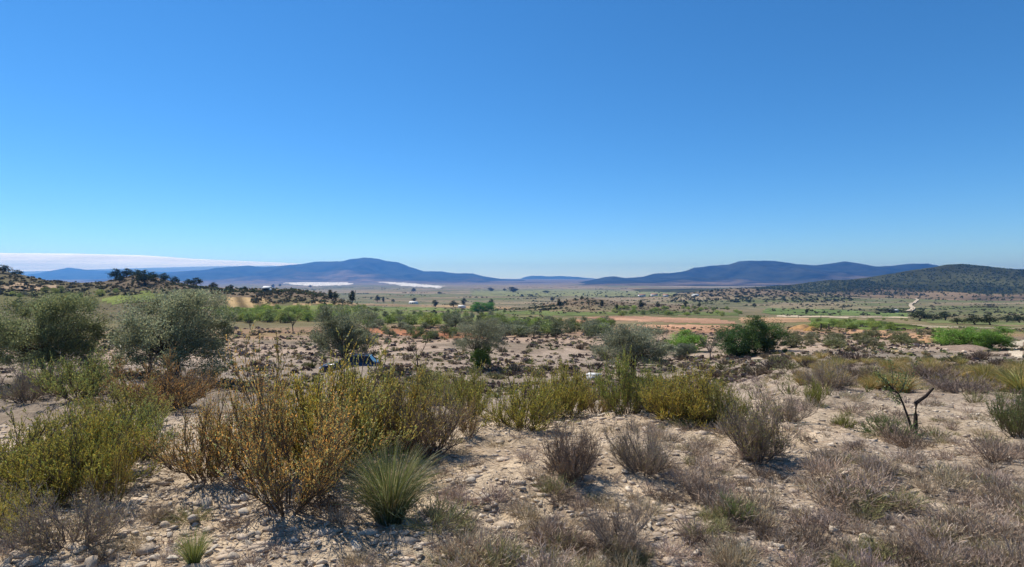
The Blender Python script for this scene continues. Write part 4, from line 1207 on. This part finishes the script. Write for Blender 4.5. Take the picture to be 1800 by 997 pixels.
# ------------------------------------------------------------------ rubble bank, earth heap, posts, tank
def heap(name, cx, py, wpx, hpx, mat, colr, label, dmin, cat):
    P = cast(cx, py, dmin)[0]
    k = P[1] / F
    n, m = 28, 10
    t = np.linspace(0, 2 * np.pi, n, endpoint=False)
    V, Q = [], []
    for j in range(m + 1):
        f = j / m
        rr_ = (1 - f) * (1 + .22 * np.sin(t * 3 + 1) + .1 * np.sin(t * 7))
        xx = rr_ * np.cos(t) * wpx * .5 * k; yy = rr_ * np.sin(t) * wpx * .3 * k
        zz = hpx * k * (1 - (1 - f) ** 1.6) * (1 + .15 * np.sin(xx * 1.3) + .1 * np.sin(yy * 2.1 + xx)) - .1 * (f == 0)
        V.append(np.stack([xx, yy, zz], 1))
    V = np.concatenate(V)
    a = (np.arange(m)[:, None] * n + np.arange(n)[None]).ravel(); b = (np.arange(m)[:, None] * n + (np.arange(n)[None] + 1) % n).ravel()
    me = Geo().add(V, np.stack([a, b, b + n, a + n], 1), None, colr).mesh(name, mat, True)
    return tag(link(name, me, None, P), label, cat)


heap('earth_heap', 1408, 579, 42, 8, M_GROUND, (.56, .34, .17), 'flat orange earth heap beside the fence posts', 60, 'heap')
heap('earth_heap', 1425, 581, 26, 7, M_GROUND, (.5, .31, .12), 'smaller ochre earth heap against the flat orange heap', 60, 'heap')
heap('earth_heap', 1628, 603, 40, 8, M_GROUND, (.58, .36, .2), 'orange earth heap left of the bright green shrub at right', 25, 'heap')
heap('rubble_bank', 1690, 616, 110, 9, M_GROUND, (.36, .28, .23), 'long low bank of stony rubble in front of the bright green shrub', 20, 'bank')
rb = []
px = R.uniform(1560, 1740, 60); py = R.uniform(606, 621, 60)
P = cast(px, py, 20)
for k in range(60):
    o = link('rubble_stone', ROCK_ME[k % 8], None, P[k] + np.array([0, 0, .08]), stone_colour(1)[0] * np.array([1, .93, .88]))
    s = float(R.uniform(.18, .5)); o.scale = (s, s, s); o.rotation_euler = (0, 0, float(R.uniform(0, 6)))
    tag(o, 'pale loose stone', 'stone', 'stones of the rubble bank')
    rb.append((o, px[k], py[k], 'pale loose rubble stone'))
autolabel(rb, [('orange heap', 1628, 603), ('bright green pair', 1700, 612), ('low grey rubble bank', 1690, 620), ('picture right edge', 1800, 615), ('brown dead shrub', 1640, 655), ('grey olive left end shrub', 1450, 660), ('dark dead shrub', 1560, 640)])
for cx, top, ft, lab in ((1443, 569, 581, 'taller dark fence post right of the orange earth heap'), (1443, 553, 560, 'far dark fence post in line behind the taller post'), (1457, 569, 579, 'thin fence post just right of the taller dark post'), (1403, 554, 560, 'far fence post on the pale track left of the others')):
    P = cast(cx, ft, 60)[0]
    h = (ft - top) / F * P[1]
    w = .09
    z = np.array([-.2, .02, h * .97, h])
    w4 = np.array([w, w, w * .95, w * .6])
    V = np.concatenate([[[-a, -a, zz], [a, -a, zz], [a, a, zz], [-a, a, zz]] for a, zz in zip(w4, z)])
    Q = [[4 * i + j, 4 * i + (j + 1) % 4, 4 * i + 4 + (j + 1) % 4, 4 * i + 4 + j] for i in range(3) for j in range(4)] + [[12, 13, 14, 15]]
    tag(link('fence_post', Geo().add(V, Q, None, (.07, .055, .045)).mesh('fence_post', M_BARK), None, P), lab, 'post', 'fence posts')


def boxgeo(x0, x1, y0, y1, z0, z1, col=W1, g=None):
    g = g or Geo()
    V = [(x0, y0, z0), (x1, y0, z0), (x1, y1, z0), (x0, y1, z0), (x0, y0, z1), (x1, y0, z1), (x1, y1, z1), (x0, y1, z1)]
    Q = [(0, 3, 2, 1), (4, 5, 6, 7), (0, 1, 5, 4), (1, 2, 6, 5), (2, 3, 7, 6), (3, 0, 4, 7)]
    return g.add(V, Q, None, col)


M_CONC = plain_mat('concrete', (.62, .62, .6), 0.9, .004, .12, 5.0)
M_WHITE = plain_mat('whitewash', (.74, .72, .68), 0.9, .01, .1, 1.0)
M_TILE = plain_mat('roof_tile', (.36, .21, .14), 0.9, .02, .2, 1.2)
M_DARK = plain_mat('dark_opening', (.03, .03, .035), 0.5, None, .1, 2.0)
d = 34.0
x = (1044 - CX) / F * d
e = bpy.data.objects.new('concrete_tank', None); COL.objects.link(e); e.location = (x, d, float(H(x, d)) - .05); e.rotation_euler = (0, 0, -.45)
link('wall', boxgeo(-.36, .36, -.3, .3, 0, .36).mesh('tank_wall', M_CONC), e)
link('rim', boxgeo(-.40, .40, -.34, .34, .362, .42).mesh('tank_rim', M_CONC), e)
tag(e, 'small pale concrete tank half hidden behind the yellow green shrubs', 'tank')

# ------------------------------------------------------------------ parked car (side on, nose to the left)
M_PAINT = plain_mat('car_paint', (.012, .016, .05), 0.28, None, .05, 2.0, metallic=.35, coat=1.0, spec=.5)
M_ROOF = M_PAINT
M_GLASS = plain_mat('car_glass', (.02, .024, .03), 0.06, None, .02, 1.0, spec=.6)
M_TYRE = plain_mat('tyre_rubber', (.02, .02, .02), 0.85)
M_RIM = plain_mat('wheel_alloy', (.5, .5, .52), 0.35, metallic=.9)
M_LAMP = plain_mat('lamp_lens', (.7, .72, .75), 0.1, None, .05)
M_RED = plain_mat('tail_lens', (.35, .02, .02), 0.2, None, .05)
M_PLASTIC = plain_mat('black_plastic', (.025, .025, .027), 0.6)


def car():
    d = 41.0
    x = (617 - CX) / F * d
    e = bpy.data.objects.new('parked_car', None); COL.objects.link(e)
    e.location = (x, d, float(H(x, d))); e.rotation_euler = (0, 0, math.radians(6))
    # lower body: cross sections along the length
    xs = np.array([-2.08, -2.0, -1.75, -1.3, -.95, -.3, .6, 1.3, 1.75, 1.98, 2.05])
    top = np.array([.62, .74, .84, .92, .97, .98, .99, 1.0, 1.0, .96, .78])
    bot = np.array([.34, .24, .20, .19, .19, .19, .19, .19, .21, .28, .4])
    hw = np.array([.55, .72, .82, .86, .87, .88, .88, .87, .85, .78, .66])
    g = Geo(); V = []
    for a, t, b, w in zip(xs, top, bot, hw):
        V.append([(a, -w * .9, b), (a, -w, b + .2), (a, -w, t - .12), (a, -w * .93, t), (a, w * .93, t), (a, w, t - .12), (a, w, b + .2), (a, w * .9, b)])
    n = len(xs)
    Q = [[i * 8 + j, i * 8 + (j + 1) % 8, (i + 1) * 8 + (j + 1) % 8, (i + 1) * 8 + j] for i in range(n - 1) for j in range(8)]
    V = np.array(V).reshape(-1, 3)
    Q += [[0, 7, 6, 1], [1, 6, 5, 2], [2, 5, 4, 3]] + [[(n - 1) * 8 + k for k in f] for f in ([0, 1, 6, 7], [1, 2, 5, 6], [2, 3, 4, 5])]
    link('body', g.add(V, Q).mesh('car_body', M_PAINT, False), e)
    # cabin: glass house and roof
    lo = [(-.95, .98), (1.72, 1.0)]; hi = [(-.22, 1.43), (1.35, 1.44)]
    wl, wh = .80, .60
    Vg = [(lo[0][0], -wl, .96), (lo[1][0], -wl, .98), (lo[1][0], wl, .98), (lo[0][0], wl, .96), (hi[0][0], -wh, 1.41), (hi[1][0], -wh, 1.42), (hi[1][0], wh, 1.42), (hi[0][0], wh, 1.41)]
    for pn, f in (('side_window', (0, 1, 5, 4)), ('rear_window', (1, 2, 6, 5)), ('side_window', (2, 3, 7, 6)), ('windscreen', (3, 0, 4, 7))):
        link(pn, Geo().add([Vg[i] for i in f], [(0, 1, 2, 3)]).mesh('car_pane', M_GLASS), e)
    rx = np.linspace(-.3, 1.44, 9); ry = np.linspace(-.62, .62, 7)
    RX, RY = np.meshgrid(rx, ry, indexing='ij')
    RZ = 1.42 + .07 * (1 - ((RX - .5) / .95) ** 2) * (1 - .55 * (RY / .62) ** 2)
    a = (np.arange(8)[:, None] * 7 + np.arange(6)[None]).ravel()
    ro = Geo().add(np.stack([RX, RY, RZ], -1).reshape(-1, 3), np.stack([a, a + 7, a + 8, a + 1], 1))
    roof = link('roof', ro.mesh('car_roof', M_PAINT, True), e)
    so = roof.modifiers.new('thick', 'SOLIDIFY'); so.thickness = .03
    for s in (-1, 1): link('roof_rail', boxgeo(-.1, 1.25, s * .56 - .02, s * .56 + .02, 1.475, 1.505).mesh('car_rail', M_RIM), roof)
    for s in (-1, 1):
        for (xa, xb) in ((-.95, -.22), (.32, .36), (1.0, .98), (1.72, 1.36)):
            v, q = tubes(np.array([[(xa, s * (wl + .006), .97), (xb, s * (wh + .006), 1.42)]]), np.full((1, 2), .035), 4)
            link('pillar', Geo().add(v, q).mesh('car_pillar', M_PLASTIC), e)
    def disc(r, y0, y1, k=20):
        t = np.arange(k) / k * 2 * np.pi
        ring = lambda rad, y: np.stack([rad * np.cos(t), np.full(k, y), rad * np.sin(t)], 1)
        V = np.concatenate([ring(r * .8, y0), ring(r, y0 + .03), ring(r, y1 - .03), ring(r * .8, y1), [[0, y0, 0]], [[0, y1, 0]]])
        Q = [[i * k + j, i * k + (j + 1) % k, (i + 1) * k + (j + 1) % k, (i + 1) * k + j] for i in range(3) for j in range(k)]
        T = [[4 * k, (j + 1) % k, j] for j in range(k)] + [[4 * k + 1, 3 * k + j, 3 * k + (j + 1) % k] for j in range(k)]
        return Geo().add(V, Q, T)
    wm, rm = disc(.31, -.1, .1).mesh('car_tyre', M_TYRE), disc(.2, -.107, .107, 10).mesh('car_rim', M_RIM)
    for wx in (-1.3, 1.3):
        for s in (-1, 1):
            w_ = link('wheel', wm, e, (wx, s * .80, .31)); link('rim', rm, w_)
    for s in (-1, 1):
        link('headlight', boxgeo(-2.06, -1.9, s * .62 - .14, s * .62 + .14, .60, .72).mesh('car_headlight', M_LAMP), e)
        link('tail_light', boxgeo(1.9, 2.04, s * .66 - .1, s * .66 + .1, .72, .95).mesh('car_tail_light', M_RED), e)
        link('door_mirror', boxgeo(-.72, -.58, s * .93 - .1, s * .93 + .06, .96, 1.1).mesh('car_mirror', M_PAINT), e)
        link('door_handle', boxgeo(.2, .36, s * .885 - .012, s * .885 + .012, .82, .85).mesh('car_handle', M_PLASTIC), e)
    tag(e, 'dark blue parked car half hidden behind shrubs by an olive tree', 'car')


car()

# ------------------------------------------------------------------ far farm buildings
def house(cx, py, wpx, hpx, label, roofm=M_TILE, dmin=150, depth=8.0):
    P = cast(cx, py, dmin)[0]
    k = P[1] / F
    w, h = wpx * k, max(hpx * k, 2.5)
    depth = max(depth, w * .5)
    e = bpy.data.objects.new('farm_building', None); COL.objects.link(e); e.location = P; e.rotation_euler = (0, 0, float(R.uniform(-.3, .3)))
    g = boxgeo(-w / 2, w / 2, -depth / 2, depth / 2, -1, h * .65)
    g.add([(-w / 2, -depth / 2, h * .65), (-w / 2, depth / 2, h * .65), (-w / 2, 0, h), (w / 2, -depth / 2, h * .65), (w / 2, depth / 2, h * .65), (w / 2, 0, h)], None, [(0, 1, 2), (3, 5, 4)])
    link('wall', g.mesh('building_wall', M_WHITE), e)
    o = .4
    V = []
    for z in (0.02, .25):
        V += [(-w / 2 - o, -depth / 2 - o, h * .62 + z), (w / 2 + o, -depth / 2 - o, h * .62 + z), (w / 2 + o, 0, h + z), (-w / 2 - o, 0, h + z), (-w / 2 - o, depth / 2 + o, h * .62 + z), (w / 2 + o, depth / 2 + o, h * .62 + z)]
    Q = [(6, 7, 8, 9), (9, 8, 11, 10), (0, 3, 2, 1), (3, 4, 5, 2), (0, 1, 7, 6), (4, 10, 11, 5), (0, 6, 9, 3), (3, 9, 10, 4), (1, 2, 8, 7), (2, 5, 11, 8)]
    link('roof', Geo().add(V, Q).mesh('building_roof', roofm), e)
    for wx in (-.28, .25):
        link('window', boxgeo(w * wx - .6, w * wx + .6, -depth / 2 - .05, -depth / 2 + .1, h * .22, h * .22 + 1.2).mesh('building_window', M_DARK), e)
    link('door', boxgeo(-.7, .7, -depth / 2 - .05, -depth / 2 + .1, 0, 2.0).mesh('building_door', M_DARK), e)
    tag(e, label, 'building', 'far farm buildings')


house(727, 534, 14, 4, 'low pale farm shed on the valley floor left of the bright green tree', M_WHITE)
house(812, 541, 10, 4, 'low pale shed beside the bright green round tree', M_WHITE)
house(1128, 522, 12, 5, 'leftmost building of the small farm group in the middle valley')
house(1150, 521, 11, 5, 'middle building of the small farm group in the middle valley')
house(1170, 522, 9, 5, 'rightmost building of the small farm group in the middle valley')
house(1222, 521, 10, 4, 'lone pale building right of the small farm group', M_WHITE)
house(470, 512, 10, 4, 'pale shed beside dark trees below the long mountain', M_WHITE)
house(1570, 549, 12, 5, 'small pale building at the dark hedge beside the green field', M_WHITE)

# ------------------------------------------------------------------ low white cloud behind the left mountains
def cloud():
    """a deck of cloud far off: sunlit sloping top, flat base, ragged edges"""
    n, m = 140, 14
    px = np.linspace(-420, 500, n)
    topy = np.interp(px, [-420, 0, 120, 250, 400, 470, 500], [443, 446, 448.5, 455.5, 461, 464.5, 467.5])
    d0, d1 = 34000.0, 52000.0
    boty = np.interp(px, [-420, 0, 250, 400, 500], [480, 480, 477, 471, 468])
    f = np.linspace(0, 1, m)[:, None]
    rag = 1.0 + .03 * fbm(px * .03, px * 0 + 3, 3, 400)[None]
    D = d0 + (d1 - d0) * f * rag
    yy = boty[None] + (topy - boty)[None] * f ** .8
    X = (px[None] - CX) / F * 44000.0 + 0 * f
    Z = EYE + (HZ - yy) / F * D + 70 * fbm(X * .0006, D * .0006, 3, 401) * np.sin(np.pi * f)
    top = np.stack([X, D, Z], -1)
    base = top.copy(); base[..., 2] = np.minimum(Z - 30, Z[:1] - 30 + 0 * Z) - 60 * np.sin(np.pi * f)
    V = np.concatenate([top.reshape(-1, 3), base.reshape(-1, 3)])
    a = (np.arange(m - 1)[:, None] * n + np.arange(n - 1)[None]).ravel()
    Q = [np.stack([a, a + 1, a + n + 1, a + n], 1), np.stack([a, a + n, a + n + 1, a + 1], 1) + n * m]
    for e_ in (np.arange(n), np.arange(n) + n * (m - 1), np.arange(m) * n, np.arange(m) * n + n - 1):
        Q.append(np.stack([e_[:-1], e_[1:], e_[1:] + n * m, e_[:-1] + n * m], 1))
    Q = np.concatenate(Q); T = None
    M, nt, out = new_mat('cloud_vapour')
    tcn = nd(nt, 'ShaderNodeTexCoord')
    sep = nd(nt, 'ShaderNodeSeparateXYZ'); nt.links.new(tcn.outputs['Object'], sep.inputs[0])
    mp = nd(nt, 'ShaderNodeMapping'); mp.inputs['Scale'].default_value = (.00006, .00012, .0022); nt.links.new(tcn.outputs['Object'], mp.inputs[0])
    nn = noise(nt, 1.0, 6, .6, mp.outputs[0])
    df = nd(nt, 'ShaderNodeBsdfDiffuse'); df.inputs[0].default_value = (.9, .9, .9, 1)
    tr = nd(nt, 'ShaderNodeBsdfTranslucent'); tr.inputs[0].default_value = (.95, .95, .95, 1)
    m1 = nd(nt, 'ShaderNodeMixShader'); m1.inputs[0].default_value = .15
    nt.links.new(df.outputs[0], m1.inputs[1]); nt.links.new(tr.outputs[0], m1.inputs[2])
    tp = nd(nt, 'ShaderNodeBsdfTransparent')
    al = ramp(nt, nn.outputs[0], [(.3, (.45, .45, .45)), (.6, (.9, .9, .9))])
    m2 = nd(nt, 'ShaderNodeMixShader'); nt.links.new(al, m2.inputs[0])
    nt.links.new(tp.outputs[0], m2.inputs[1]); nt.links.new(m1.outputs[0], m2.inputs[2])
    nt.links.new(m2.outputs[0], out.inputs[0])
    tag(link('cloud', Geo().add(V, Q, T).mesh('cloud', M)), 'long flat white cloud bank low over the far left hills', 'cloud', kind='stuff')


cloud()

# ------------------------------------------------------------------ haze: the air of the valley
M_HAZE, nt, out = new_mat('valley_air')
pv = nd(nt, 'ShaderNodeVolumePrincipled')
pv.inputs['Color'].default_value = (.115, .375, 1.0, 1)
pv.inputs['Absorption Color'].default_value = (.35, .35, .35, 1)
pv.inputs['Density'].default_value = 9.0e-5
pv.inputs['Anisotropy'].default_value = 0.35
nt.links.new(pv.outputs[0], out.inputs['Volume'])
lowest = float(min(vv[:, 2].min(), -64)) - 1.5
hz_ = link('haze', boxgeo(-16000, 16000, -16000, 16000, lowest, 395).mesh('haze', M_HAZE))
tag(hz_, 'thin blue haze filling the valley air', 'haze', kind='stuff')
